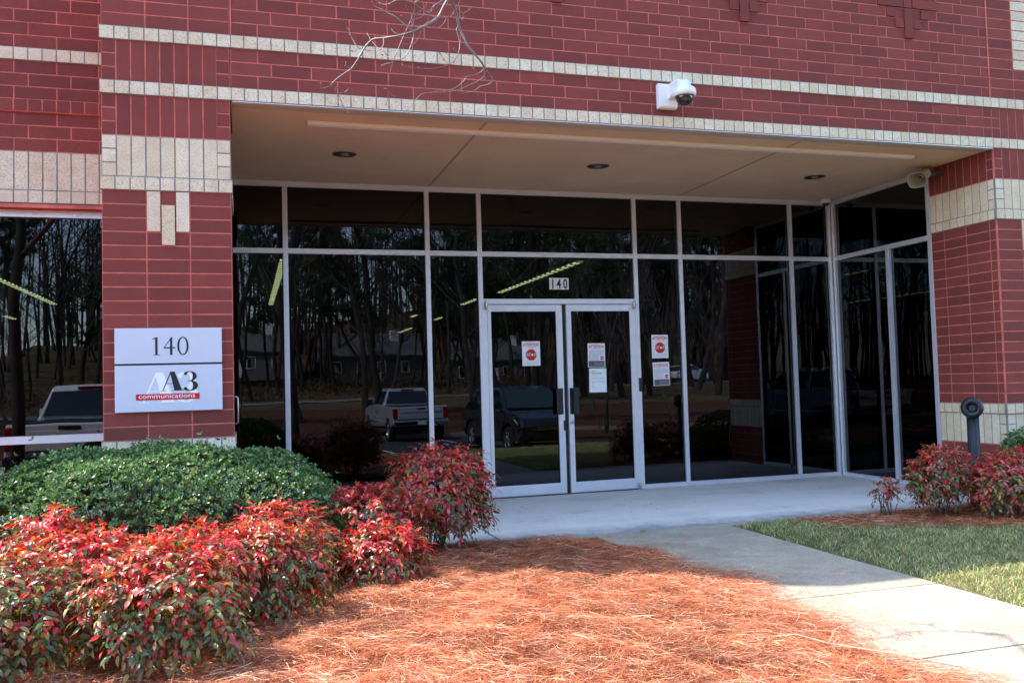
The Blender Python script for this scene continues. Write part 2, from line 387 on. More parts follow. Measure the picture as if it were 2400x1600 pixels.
def pull(door, x, flip):
    m = MB(); h = door.location.x
    m.box(x-h-.02, x-h+.02, -.012, -.0065, .915, 1.215)
    m.box(x-h-.02, x-h-.009, -.050, -.012, .915, 1.215) if flip < 0 else m.box(x-h+.009, x-h+.02, -.050, -.012, .915, 1.215)
    if flip < 0: m.box(x-h-.075, x-h-.009, -.056, -.050, .915, 1.215)
    else: m.box(x-h+.009, x-h+.075, -.056, -.050, .915, 1.215)
    m.build('pull_handle', BLACKP, door, bevel=.002)
pull(dl, 3.568, -1); pull(dr, 3.685, 1)
MB().lathe([(.0, -.022), (.017, -.02), (.019, -.006), (.019, 0)], (3.681-4.49, -.006, .82), (0, 1, 0), 16).build('lock', STEEL, dr)
MB().box(3.585-2.708, 3.612-2.708, -.014, -.0065, .73, .845).build('latch_guard', BLACKP, dl, bevel=.002)
m = MB(); m.box(4.545, 4.588, D-.012, D-.0035, 1.15, 1.31); m.build('card_reader', BLACKP, sf, bevel=.003)
for x, z in ((2.69, 2.175), (4.515, 2.175), (4.515, .035)):
    MB().lathe([(0, -.045), (.014, -.045), (.016, -.04), (.016, .04), (.014, .045), (0, .045)], (x, D-.02, z), n=14).build('pivot', STEEL, sf)
MB().box(3.607, 3.649, D+.05, D+.06, .01, 2.18).build('astragal', ALUD, sf)
MB().box(2.708, 4.49, D-.02, D+.08, .0045, .011).build('threshold', ALUD, sf)

# ------------------------------------------------------------------ interior
inr = MB(); DKW = mat('interior_wall', (.22, .21, .2), .9); 
inr.box(-12, 19, D+.3, 23.9, -.02, .003, 0); inr.box(-12, XL-.12, .9, D+.3, -.02, .003, 0); inr.box(XR+.12, 19, .9, D+.3, -.02, .003, 0)
o = inr.build('interior_floor', mat('office_carpet', (.05, .05, .055), .95)); tag(o, kind='structure')
inr = MB(); inr.box(-12, 19, D+.3, 23.9, 3.04, 3.08); inr.box(-12, XL-.12, .9, D+.3, 3.04, 3.08); inr.box(XR+.12, 19, .9, D+.3, 3.04, 3.08)
o = inr.build('interior_ceiling', mat('ceiling_tile', (.30, .30, .29), .95)); tag(o, kind='structure')
inr = MB(); inr.box(-12, 19, 23.7, 23.8, 0, 3.04); inr.box(2.6, 2.7, 16.5, 23.7, .0, 3.04)
o = inr.build('interior_wall', DKW); tag(o, kind='structure')
LAMP = mat('lamp_diffuser', (.95, 1.0, .55), .5, emit=4.)
N_, L_n = LAMP.node_tree.nodes, LAMP.node_tree.links; wv = N_.new('ShaderNodeTexWave'); wv.bands_direction = 'Y'; wv.inputs['Scale'].default_value = 1.35; tcw = N_.new('ShaderNodeTexCoord')
mm = N_.new('ShaderNodeMath'); mm.operation = 'MULTIPLY'; mm.inputs[1].default_value = 6.; L_n.new(tcw.outputs['Object'], wv.inputs['Vector']); L_n.new(wv.outputs['Fac'], mm.inputs[0]); L_n.new(mm.outputs[0], N_['Principled BSDF'].inputs['Emission Strength'])
def strip(x, ya, yb, lab):
    e = empty('strip_light', (x, (ya+yb)/2, 3.02), label=lab, cat='ceiling light', group='strip lights inside the office')
    L_ = (yb-ya)/2; m = MB(); m.box(-.055, .055, -L_, L_, -.02, .018); m.build('housing', WHITEP, e)
    m = MB().box(-.042, .042, -L_+.02, L_-.02, -.035, -.0205)
    m.build('louvre', LAMP, e)
strip(-3.32, 6.3, 11.2, 'lit strip light seen through the window left of the brick pier with the sign')
strip(-4.76, 13.7, 14.7, 'short lit strip light deeper inside, behind the left window')
strip(.58, 4.9, 11.3, 'steep lit strip light behind the second mullion, right of the left pier')
strip(4.68, 4.7, 9.0, 'long lit strip light seen above the entrance doors, left of the glass number 140')
strip(4.55, 10.2, 11.4, 'short lit strip light just left of the door frame')
strip(4.8, 19.0, 21.1, 'faint far strip light above the silver pickup reflection, uppermost of the small ones')
strip(4.05, 14.1, 14.75, 'faint far strip light above the silver pickup reflection, lowest of the small ones')
strip(4.85, 15.0, 15.7, 'faint far strip light right of the third mullion')
# ------------------------------------------------------------------ lettering
def text_mesh(name, s, size, loc, mat_, parent, bold=0., sx=1., align='CENTER', shear=0., rot=(math.pi/2, 0, 0), ext=.0004):
    cu = bpy.data.curves.new(name, 'FONT'); cu.body = s; cu.size = size; cu.align_x = align; cu.extrude = ext; cu.offset = bold
    cu.shear = shear; cu.resolution_u = 3
    t = bpy.data.objects.new('tmp', cu); COL.objects.link(t); bpy.context.view_layer.update()
    me = bpy.data.meshes.new_from_object(t.evaluated_get(bpy.context.evaluated_depsgraph_get()))
    bpy.data.objects.remove(t); me.materials.clear(); me.materials.append(mat_); me.name = name
    o = bpy.data.objects.new(name, me); COL.objects.link(o); o.parent = parent; o.location = loc; o.rotation_euler = rot; o.scale = (sx, 1, 1)
    return o
def flat(name, polys, y, mat_, parent, th=.0006):
    """closed outlines in the x-z plane, facing -y, th thick"""
    m = MB()
    for k, p in enumerate(polys): m.prism(p, lambda a, b, t: (a, t, b), y, y-th-.00001*k, 0)
    return m.build(name, mat_, parent)
def ring(cx, cz, rx, rz, ix, iz, n=40, a0=0, a1=2*math.pi, ox=0):
    """quads of a ring whose inner ellipse is narrower than its outer one"""
    P_ = []; k = n
    for i in range(k):
        t0, t1 = a0+(a1-a0)*i/k, a0+(a1-a0)*(i+1)/k
        P_.append([(cx+rx*math.cos(t0), cz+rz*math.sin(t0)), (cx+rx*math.cos(t1), cz+rz*math.sin(t1)),
                   (cx+ox+ix*math.cos(t1), cz+iz*math.sin(t1)), (cx+ox+ix*math.cos(t0), cz+iz*math.sin(t0))])
    return P_
def serif_1(x, z, h): return [[(x+.18*h, z+.03*h), (x+.31*h, z+.03*h), (x+.31*h, z+h), (x+.26*h, z+h), (x+.03*h, z+.92*h), (x+.03*h, z+.89*h), (x+.18*h, z+.90*h)],
                             [(x+.06*h, z), (x+.44*h, z), (x+.44*h, z+.028*h), (x+.06*h, z+.028*h)]]
def serif_4(x, z, h): return [[(x+.33*h, z), (x+.46*h, z), (x+.46*h, z+h), (x+.40*h, z+h), (x+.34*h, z+.88*h)],
                             [(x, z+.37*h), (x+.61*h, z+.37*h), (x+.61*h, z+.44*h), (x, z+.44*h)],
                             [(x, z+.40*h), (x+.05*h, z+.40*h), (x+.43*h, z+.97*h), (x+.40*h, z+h)]]
def serif_A(x, z, w_, h): return [
    [(x+.10*w_, z), (x+.135*w_, z), (x+.49*w_, z+h), (x+.44*w_, z+h)],
    [(x+.60*w_, z), (x+.93*w_, z), (x+.62*w_, z+h), (x+.42*w_, z+h)],
    [(x+.22*w_, z+.36*h), (x+.62*w_, z+.36*h), (x+.62*w_, z+.385*h), (x+.22*w_, z+.385*h)],
    [(x, z), (x+.26*w_, z), (x+.26*w_, z+.018*h), (x, z+.018*h)], [(x+.5*w_, z), (x+w_, z), (x+w_, z+.018*h), (x+.5*w_, z+.018*h)]]
def serif_3(x, z, w_, h):
    P_ = []
    P_ += ring(x+.42*w_, z+.74*h, .48*w_, .26*h, .20*w_, .235*h, 26, -math.pi*.5, math.pi*.80, ox=.01*w_)
    P_ += ring(x+.42*w_, z+.26*h, .56*w_, .27*h, .22*w_, .235*h, 26, -math.pi*.80, math.pi*.5, ox=.01*w_)
    P_ += [[(x+.13*w_+.10*w_*math.cos(t*math.pi/8)+.02*w_, z+zz*h+.06*h*math.sin(t*math.pi/8)) for t in range(16)] for zz in (.86, .14)]
    P_ += [[(x+.28*w_, z+.49*h), (x+.5*w_, z+.49*h), (x+.5*w_, z+.515*h), (x+.28*w_, z+.515*h)]]
    return P_
# ------------------------------------------------------------------ sign plate on the left pier
sg = empty('wall_sign', (-.46, -.02, 1.46), label='brushed metal sign plate reading 140 and A3 communications on the left brick pier', cat='sign')
def sb(m, x0, x1, z0, z1, y0, y1): m.box(x0+.46, x1+.46, y0+.02, y1+.02, z0-1.46, z1-1.46); return m
sb(MB(), -.832, -.088, 1.512, 1.772, -.026, -.005).build('number_panel', SIGNM, sg, bevel=.0015)
sb(MB(), -.832, -.088, 1.158, 1.498, -.026, -.005).build('logo_panel', SIGNM, sg, bevel=.0015)
sb(MB(), -.828, -.092, 1.4985, 1.5115, -.020, -.006).build('divider', INK, sg)
SY = -.026+.02
def S(polys): return [[(a+.46, b-1.46) for a, b in p] for p in polys]
h = .133
flat('number', S(serif_1(-.580, 1.572, h)+serif_4(-.498, 1.572, h)+ring(-.363, 1.572+h/2, .040, h/2+.002, .0255, h/2-.006)), SY, INK, sg)
flat('shadow_letters', S(serif_A(-.672, 1.222, .27, .222)+serif_3(-.41, 1.222, .152, .222)), SY, FROST, sg, .0004)
flat('letters', S(serif_A(-.525, 1.308, .165, .141)+serif_3(-.364, 1.305, .106, .145)), SY-.0012, INK, sg)
flat('red_bar', S([[(-.690, 1.243), (-.250, 1.243), (-.250, 1.287), (-.690, 1.287)]]), SY-.0024, mat('sign_red', (.62, .004, .012), .5), sg)
text_mesh('lettering', 'communications', .049, (-.476+.46, SY-.0034, 1.2545-1.46), PAPER, sg, sx=1.22)
# house number on the glass
ns = empty('number_sign', (3.59, GL-.004, 2.43), label='white rectangle with black numerals 140 on the glass above the doors', cat='sign')
MB().box(-.119, .119, -.001, .003, -.067, .067).build('plate', PAPER, ns)
for t, x in (('1', -.078), ('4', -.003), ('0', .076)):
    text_mesh('numeral', t, .155, (x, -.0022, -.0535), INK, ns, bold=.0035, sx=.72)
# notices taped to the glass
def notice(x, z, kind, lab, y=None, rz=0., par_y=0):
    y = (GL-.003 if y is None else y); e = empty('paper_notice', (x, y-par_y, z), label=lab, cat='notice', group='paper notices on the entrance glass')
    e.rotation_euler = (0, rz, 0); w_, hh = .1085, .14
    MB().box(-w_, w_, -.0008, .0004, -hh, hh).build('sheet', PAPER, e)
    def bars(rows, mt, nm, yy=-.0016):
        m = MB()
        for x0, x1, zz, t in rows: m.box(x0, x1, yy, yy+.0004, zz-t/2, zz+t/2)
        return tag(m.build(nm, mt, e), kind='stuff' if nm == 'small_print' else None)
    def words(x0, x1, zz, t):
        r = []; a = x0
        while a < x1: b = min(x1, a+random.uniform(.006, .018)); r.append((a, b, zz, t)); a = b+.003
        return r
    if kind in 'AB':
        text_mesh('heading', 'ATTENTION', .050, (0, -.0014, .084), INKORANGE, e, bold=.0012, sx=.66)
        bars(words(-.055, .055, .073, .005), INKGREY, 'subheading'); bars([(-.008, .008, .127, .008)], INKGREY, 'emblem')
    if kind == 'A':
        oc = lambda r: [(r*math.cos(math.pi/8+i*math.pi/4), -.015+r*math.sin(math.pi/8+i*math.pi/4)) for i in range(8)]
        flat('stop_symbol', [oc(.068)], -.0012, INKRED, e)
        text_mesh('stop_lettering', 'ST', .052, (-.030, -.0028, -.031), PAPER, e, bold=.0002, sx=.82)
        text_mesh('stop_lettering', 'P', .052, (.046, -.0028, -.031), PAPER, e, bold=.0002, sx=.82)
        flat('round_emblem', [[((.011 if i % 2 else .0145)*math.cos(i*math.pi/9)+.012, -.015+(.011 if i % 2 else .0145)*math.sin(i*math.pi/9)) for i in range(18)]], -.0022, PAPER, e)
        bars(words(-.085, .085, -.105, .005)+words(-.06, .06, -.118, .004), INKGREY, 'small_print')
    if kind == 'B':
        bars([r for k in range(10) for r in words(-.095, .095 if k < 5 else .03, .056-k*.0125, .0065)], INKGREY, 'small_print')
        flat('stop_symbol', [[(.068+.026*math.cos(math.pi/8+i*math.pi/4), -.033+.026*math.sin(math.pi/8+i*math.pi/4)) for i in range(8)]], -.0012, INKRED, e)
        text_mesh('stop_lettering', 'STOP', .016, (.068, -.0026, -.039), PAPER, e, bold=.0003)
        bars([(-.1, .1, -.100, .070)], INKDARK, 'dark_panel')
        bars(words(-.09, .02, -.075, .006), INKRED, 'red_line', -.0022); bars([r for k in range(3) for r in words(-.03, .09, -.09-k*.013, .004)], INKGREY, 'light_text', -.0022)
    if kind == 'C':
        bars([(-.075, .05, .082, .011)], INKYEL, 'highlighted_line'); bars(words(-.075, -.03, .107, .005), INKRED, 'red_line')
        bars([r for zz, x1 in ((.068, .05), (.054, -.01), (.030, .085), (.016, .08), (-.012, .08), (-.022, .085), (-.034, -.05), (-.06, -.05), (-.072, -.04), (-.085, -.01)) for r in words(-.075, x1, zz, .004)], INKGREY, 'small_print')
notice(3.222, 1.623, 'A', 'ATTENTION notice with a big red STOP octagon on the left door', y=D+.024)
notice(4.022, 1.589, 'B', 'ATTENTION notice with a small red octagon and dark lower band on the right door', y=D+.012, rz=.01)
notice(4.029, 1.296, 'C', 'typed letter with a yellow highlighted line below the notice on the right door', y=D+.010, rz=.012)
notice(4.854, 1.680, 'A', 'upper ATTENTION notice on the narrow pane right of the doors, with big STOP octagon', rz=.0)
notice(4.860, 1.351, 'B', 'lower ATTENTION notice on the narrow pane right of the doors, with dark bottom band', rz=-.015)
# ------------------------------------------------------------------ fixtures
c = empty('security_camera', (3.69, -.0, 3.78), label='white wall mounted dome camera on a boxy arm above the entrance', cat='camera')
m = MB(); poly = [(-.0, -.105), (-.0, .105), (-.015, .118), (-.045, .118), (-.06, .105), (-.06, -.09), (-.045, -.105)]
m.prism(poly, lambda a, b, t: (t, a, b), -.09, .09); m.build('wall_box', WHITEP, c, bevel=.006)
m = MB(); m.prism([(-.055, -.03), (-.055, .10), (-.15, .105), (-.23, .10), (-.275, .07), (-.275, -.01), (-.19, -.01)], lambda a, b, t: (t+.0, a, b), -.01, .10)
m.build('arm', WHITEP, c, bevel=.012)
m = MB(); m.lathe([(0, .115), (.045, .113), (.058, .09), (.06, .055), (.088, .05), (.1, .035), (.102, -.005), (.093, -.022), (.084, -.024), (.082, -.01), (0, -.01)], (.06, -.245, -.035), n=40)
m.build('dome_housing', WHITEP, c)
m = MB(); m.lathe([(.076, -.02)]+[(.076*math.cos(t*math.pi/20), -.028-.074*math.sin(t*math.pi/20)) for t in range(11)], (.06, -.245, -.035), n=32)
m.build('dome', glass_plain('smoked_dome', (.02, .021, .024), .05), c)
for i, (x, y, lab) in enumerate(((1.01, 1.40, 'round recessed soffit light nearest the left pier'), (3.61, 1.40, 'round recessed soffit light above the doors, middle of three'), (6.25, 1.43, 'round recessed soffit light nearest the horn speaker'))):
    e = empty('recessed_light', (x, y, ZS+.006), label=lab, cat='ceiling light', group='recessed lights in the entrance soffit')
    MB().lathe([(.104, -.0), (.112, -.004), (.118, -.001), (.104, .0)], n=40).build('trim_ring', STEEL, e)
    m = MB(); m.lathe([(.104, -.0035), (.095, -.0028), (0, -.0022)], n=40); m.build('reflector', mat('lamp_reflector', (.13, .13, .135), .3, metal=.8), e)
    m = MB(); m.lathe([(0, -.018), (.03, -.017), (.042, -.008), (.044, -.0023)], n=24); m.build('lamp', mat('lamp_glass', (.2, .2, .2), .3), e)
e = empty('dome_camera', (7.17, 2.49, ZS+.006), label='small white dome camera at the inner corner of the soffit', cat='camera')
MB().lathe([(0, 0), (.062, 0), (.064, -.035), (.056, -.052), (.044, -.054), (0, -.052)], n=32).build('housing', WHITEP, e)
MB().lathe([(.042, -.053)]+[(.042*math.cos(t*math.pi/16), -.056-.034*math.sin(t*math.pi/16)) for t in range(9)], n=24).build('dome', glass_plain('black_dome', (.01, .01, .012), .05), e)
# horn speaker on the inner face of the right pier
e = empty('horn_speaker', (XR-.02, .83, 3.43), label='beige horn loudspeaker under the soffit beside the right brick pier', cat='loudspeaker')
HB = mat('horn_beige', (.55, .52, .42), .55, var=.06, scale=20)
ax = Vector((-.82, -.30, -.47)).normalized()
def horn_ring(r, h, sq, n=32):
    a = ax.cross(Vector((0, 0, 1))).normalized(); b = a.cross(ax); o = []; r = r*.86
    for j in range(n):
        t = 2*math.pi*j/n; cx, sx = math.cos(t), math.sin(t); k = (abs(cx)**sq+abs(sx)**sq)**(-1/sq)
        o.append(tuple(Vector((-.09, -.03, .02))+ax*h+(a*cx*1.25+b*sx)*r*k))
    return o
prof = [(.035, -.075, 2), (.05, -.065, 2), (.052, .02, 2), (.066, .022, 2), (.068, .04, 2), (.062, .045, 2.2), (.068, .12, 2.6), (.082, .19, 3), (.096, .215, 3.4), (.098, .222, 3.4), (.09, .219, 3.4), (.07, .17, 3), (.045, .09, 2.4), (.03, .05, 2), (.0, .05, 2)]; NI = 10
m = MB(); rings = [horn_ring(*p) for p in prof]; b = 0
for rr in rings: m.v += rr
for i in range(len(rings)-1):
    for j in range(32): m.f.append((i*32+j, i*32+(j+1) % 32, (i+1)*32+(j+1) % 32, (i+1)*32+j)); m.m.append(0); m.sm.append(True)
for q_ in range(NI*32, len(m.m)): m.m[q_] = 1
m.build('horn', [HB, mat('horn_interior_shade', (.30, .29, .22), .6)], e)  # bell inside is the same beige, darkened to paint in its shade
cc = Vector((-.09, -.03, .02)); m = MB(); m.tube([cc+ax*.05, cc+ax*.13], [.024, .021], 14); m.build('throat', HB, e)
m = MB(); m.tube([cc+ax*.131, cc+ax*.134], [.0155, .0155], 12); m.build('throat_opening', BLACKP, e)
m = MB(); m.box(-.075, .02, -.16, -.10, -.035, .01); m.tube([cc, (-.03, -.1, -.0), (.01, -.13, -.01)], .014, 8); m.build('bracket', mat('bracket_grey', (.12, .12, .12), .5, metal=.5), e)
# small metal loop on the side of the left pier
e = empty('grab_handle', (-.012+PR, .12, 1.145), label='small chrome loop handle on the side of the left brick pier', cat='handle')
m = MB(); m.tube([(-.02, 0, .1), (.012, 0, .102), (.02, 0, .095), (.022, 0, .0), (.02, 0, -.095), (.012, 0, -.102), (-.02, 0, -.1)], .0065, 8); m.build('loop', STEEL, e)
# landscape post with round head by the right pier
e = empty('garden_post', (6.62, -.28, 0), label='dark plastic garden post with a round sound head behind the right red shrub', cat='post')
DG = mat('post_plastic', (.012, .014, .018), .5, var=.3, scale=30)
m = MB(); m.tube([(0, 0, -.05), (0, 0, .4), (0, 0, .87)], [.056, .053, .050], 20)
for k in range(10):
    t = k*math.pi/5; m.tube([(.053*math.cos(t), .053*math.sin(t), 0), (.050*math.cos(t), .050*math.sin(t), .86)], .004, 5)
m.build('stem', DG, e)
ah = Vector((-.72, -.69, 0)); m = MB()
m.lathe([(0, -.10), (.05, -.1), (.088, -.07), (.098, -.02), (.098, .045), (.08, .085), (.058, .09), (.035, .06), (.03, .03), (0, .02)], (0, 0, .94), ah, 28); m.build('head', DG, e)
m = MB(); m.lathe([(0, .031), (.029, .032)], (0, 0, .94), ah, 16); m.build('opening', BLACKP, e)

# ------------------------------------------------------------------ ground
def yroad(x): return -45-.575*(max(-45, min(110, x))-3.2)
def gz(x, y):  # height of the terrain
    if y > -3.656: return 0.
    if y > -9: return -.35*(-3.656-y)/5.344
    if y > -9.05: return -.35
    if y > -21.9: return -.50-.02*(-9-y)
    yr = yroad(x)+4.5; zr = .42+.0092*(x-3.2)
    fr_ = min(1, max(0, (-21.9-y)/(-21.9-yr))); s_ = -.70+(zr+.70)*(fr_*fr_*(3-2*fr_)*.45+fr_*.55)
    if fr_ >= 1: s_ = zr+max(0, (yr-8-y))*.012+min(1, max(0, yr-58-y)/45)**.8*(7+9*min(1, max(0, (x+5)/45)))
    return s_
def lvl_mat(name, cols, sc, bump=.6, rough=.95, bsc=None):
    m, N, L, P = new_mat(name); P.inputs['Roughness'].default_value = rough; P.inputs['Specular IOR Level'].default_value = .15
    tc = N.new('ShaderNodeTexCoord'); prev = None
    for i, (c, s_) in enumerate(zip(cols[1:], sc)):
        n = N.new('ShaderNodeTexNoise'); n.inputs['Scale'].default_value = s_; n.inputs['Detail'].default_value = 8; n.inputs['Roughness'].default_value = .7
        L.new(tc.outputs['Object'], n.inputs['Vector'])
        r = N.new('ShaderNodeMapRange'); r.inputs['From Min'].default_value = .46; r.inputs['From Max'].default_value = .62; L.new(n.outputs['Fac'], r.inputs['Value'])
        mx = N.new('ShaderNodeMixRGB'); L.new(r.outputs[0], mx.inputs['Fac'])
        if prev is None: mx.inputs['Color1'].default_value = (*cols[0], 1)
        else: L.new(prev.outputs[0], mx.inputs['Color1'])
        mx.inputs['Color2'].default_value = (*c, 1); prev = mx
    L.new(prev.outputs[0], P.inputs['Base Color'])
    n = N.new('ShaderNodeTexNoise'); n.inputs['Scale'].default_value = bsc or sc[-1]*3; n.inputs['Detail'].default_value = 5; L.new(tc.outputs['Object'], n.inputs['Vector'])
    bp = N.new('ShaderNodeBump'); bp.inputs['Strength'].default_value = bump; bp.inputs['Distance'].default_value = .02
    L.new(n.outputs['Fac'], bp.inputs['Height']); L.new(bp.outputs[0], P.inputs['Normal']); return m
EARTH = lvl_mat('litter_earth', [(.10, .038, .020), (.14, .052, .028), (.07, .038, .022)], [1.5, 6])
GRASSG = lvl_mat('dormant_turf', [(.085, .075, .035), (.12, .095, .05), (.13, .055, .03)], [.5, .12])
xs = np.concatenate([np.arange(-400, -40, 30), np.arange(-40, 130, 2.5), np.arange(130, 401, 30)])
ys = np.concatenate([np.arange(-410, -190, 20), np.arange(-190, -22, 2.), [-21.9, -21.5, -20, -16, -12, -9.6, -9.06, -9.0], np.arange(-8, 1, .5), np.arange(1, 400, 40)])
def sheet(name, xs, ys, fn, mt, dz=0., kind='structure'):
    X, Y = np.meshgrid(xs, ys); Z = np.array([[fn(a, b) for a in xs] for b in ys])+dz
    V = np.stack([X.ravel(), Y.ravel(), Z.ravel()], 1); nx = len(xs)
    i, j = np.meshgrid(np.arange(len(ys)-1), np.arange(nx-1), indexing='ij'); a = (i*nx+j).ravel()
    o = np_mesh(name, V, np.stack([a, a+1, a+nx+1, a+nx], 1), mt, smooth=True); return tag(o, kind=kind)
g = sheet('ground', xs, ys, lambda x, y: gz(x, y)-.02-(.15 if y > .2 else 0), [EARTH, GRASSG])
mi = np.zeros(len(g.data.polygons), np.int32); cy = np.array([p.center.y for p in g.data.polygons]); mi[cy < -36] = 1; g.data.polygons.foreach_set('material_index', mi)
SLABM = lvl_mat('slab_concrete', [(.84, .78, .68), (.86, .80, .71), (.79, .73, .63), (.81, .75, .66)], [.8, 2.5, 40], bump=.05, rough=.8, bsc=150)
PATHM = lvl_mat('path_concrete', [(.46, .38, .27), (.52, .43, .32), (.40, .335, .245), (.30, .25, .18)], [1.6, 7, 75], bump=.3, rough=.9, bsc=180)
def edge_stain(m):
    N, L = m.node_tree.nodes, m.node_tree.links; P = N['Principled BSDF']; src = P.inputs['Base Color'].links[0].from_socket
    tc = N.new('ShaderNodeTexCoord'); sp = N.new('ShaderNodeSeparateXYZ'); L.new(tc.outputs['Object'], sp.inputs[0])
    n = N.new('ShaderNodeTexNoise'); n.inputs['Scale'].default_value = 3.5; n.inputs['Detail'].default_value = 8; n.inputs['Roughness'].default_value = .7; L.new(tc.outputs['Object'], n.inputs['Vector'])
    a = N.new('ShaderNodeMapRange'); a.inputs['From Min'].default_value = .62; a.inputs['From Max'].default_value = -.08; L.new(sp.outputs['Y'], a.inputs['Value'])
    b = N.new('ShaderNodeMath'); b.operation = 'MULTIPLY'; L.new(a.outputs[0], b.inputs[0]); L.new(n.outputs['Fac'], b.inputs[1])
    c = N.new('ShaderNodeMapRange'); c.inputs['From Min'].default_value = .13; c.inputs['From Max'].default_value = .42; c.inputs['To Max'].default_value = .8; L.new(b.outputs[0], c.inputs['Value'])
    n2 = N.new('ShaderNodeTexNoise'); n2.inputs['Scale'].default_value = 22; n2.inputs['Detail'].default_value = 3; L.new(tc.outputs['Object'], n2.inputs['Vector'])
    d = N.new('ShaderNodeMapRange'); d.inputs['From Min'].default_value = .66; d.inputs['From Max'].default_value = .74; d.inputs['To Max'].default_value = .3; L.new(n2.outputs['Fac'], d.inputs['Value'])
    e = N.new('ShaderNodeMath'); e.operation = 'MAXIMUM'; L.new(c.outputs[0], e.inputs[0]); L.new(d.outputs[0], e.inputs[1])
    mx = N.new('ShaderNodeMixRGB'); mx.inputs['Color2'].default_value = (.20, .185, .165, 1); L.new(e.outputs[0], mx.inputs['Fac']); L.new(src, mx.inputs['Color1']); L.new(mx.outputs[0], P.inputs['Base Color'])
edge_stain(SLABM)
JOINTM = mat('joint_dirt', (.06, .045, .035), .95)
mb = MB(); mb.box(-.42, 2.072, .9, D+.05, -.15, 0); mb.box(-.02, 2.072, -.06, .9, -.15, 0); mb.box(2.088, 5.145, -.06, D+.05, -.15, 0); mb.box(5.155, XR+.05, -.06, D+.05, -.15, 0)
mb.box(2.06, 2.10, -.05, D, -.15, -.006, 1); mb.box(5.14, 5.16, -.05, D, -.15, -.006, 1)
# darker dirt line along the edge
o = mb.build('entrance_slab', [SLABM, JOINTM], bevel=.006); tag(o, kind='structure')
mb = MB(); PX0, PX1 = 2.86, 4.12
for ya, yb in ((-.072, -1.275), (-1.287, -2.515), (-2.527, -3.65), (-3.662, -4.9), (-4.912, -6.15), (-6.162, -7.4), (-7.412, -8.98)):
    z0, z1 = gz(3, ya), gz(3, yb)
    v = [(PX0,ya,z0-.1),(PX1,ya,z0-.1),(PX1,yb,z1-.1),(PX0,yb,z1-.1),(PX0,ya,z0),(PX1,ya,z0),(PX1,yb,z1),(PX0,yb,z1)]
    mb.add(v, [(0,1,2,3),(7,6,5,4),(4,5,1,0),(5,6,2,1),(6,7,3,2),(7,4,0,3)], 0)
mb.add([(PX0+.01,-.065,-.012),(PX1-.01,-.065,-.012),(PX1-.01,-3.66,-.012),(PX0+.01,-3.66,-.012)], [(0,1,2,3)], 1)
o = mb.build('footpath', [PATHM, JOINTM], bevel=.006); tag(o, kind='structure')
def mottle(m, col, s_, lo, hi, amt):
    N, L = m.node_tree.nodes, m.node_tree.links; P = N['Principled BSDF']; src = P.inputs['Base Color'].links[0].from_socket
    tc = N.new('ShaderNodeTexCoord'); n = N.new('ShaderNodeTexNoise'); n.inputs['Scale'].default_value = s_; n.inputs['Detail'].default_value = 10; n.inputs['Roughness'].default_value = .68; L.new(tc.outputs['Object'], n.inputs['Vector'])
    a = N.new('ShaderNodeMapRange'); a.inputs['From Min'].default_value = lo; a.inputs['From Max'].default_value = hi; a.inputs['To Max'].default_value = amt; L.new(n.outputs['Fac'], a.inputs['Value'])
    mx = N.new('ShaderNodeMixRGB'); mx.inputs['Color2'].default_value = (*col, 1); L.new(a.outputs[0], mx.inputs['Fac']); L.new(src, mx.inputs['Color1']); L.new(mx.outputs[0], P.inputs['Base Color'])
mottle(PATHM, (.20, .175, .14), 1.7, .48, .68, .65); mottle(PATHM, (.24, .21, .17), 38, .52, .66, .45); mottle(SLABM, (.50, .47, .42), 1.3, .5, .72, .6); mottle(STUCCO, (.52, .36, .24), 1.1, .52, .75, .4)
# straw bed mound and lawn soil
def bedz(x, y):
    e_ = min(1, max(0, (2.98-x)/.5))*min(1, max(0, (-.07-y)/.35)); n = .010*math.sin(13*x+3*math.sin(9*y))+.010*math.sin(12*y+4*math.sin(7*x))+.02*math.sin(3.1*x+1.3*y)+.014*math.sin(7*x-4*y+1)+.02*math.sin(2.2*y+.6)
    return gz(x, y)-.012+(.05+n)*max(0, e_)
STRAWG = lvl_mat('straw_floor', [(.34, .09, .035), (.44, .13, .05), (.22, .065, .028), (.48, .19, .085)], [3, 14, 55], bump=1., bsc=90)
sheet('straw_bed', np.concatenate([np.arange(-9, -1.6, .25), np.arange(-1.6, 3.0, .07)]), np.concatenate([np.arange(-9, -5, .25), np.arange(-5, -.05, .07)]), bedz, STRAWG)
LAWN = lvl_mat('lawn_soil', [(.11, .12, .045), (.18, .16, .075), (.20, .12, .07)], [4, 20], bump=.8, bsc=120)
def lawnz(x, y):
    e_ = min(1, max(0, (x-4.08)/.25))*min(1, max(0, (-.05-y)/.2)); return gz(x, y)-.012+(.02+.01*math.sin(2*x+y))*e_
sheet('lawn', np.arange(4.13, 16, .25), np.concatenate([np.arange(-9, -.2, .25), [-.07]]), lawnz, LAWN)
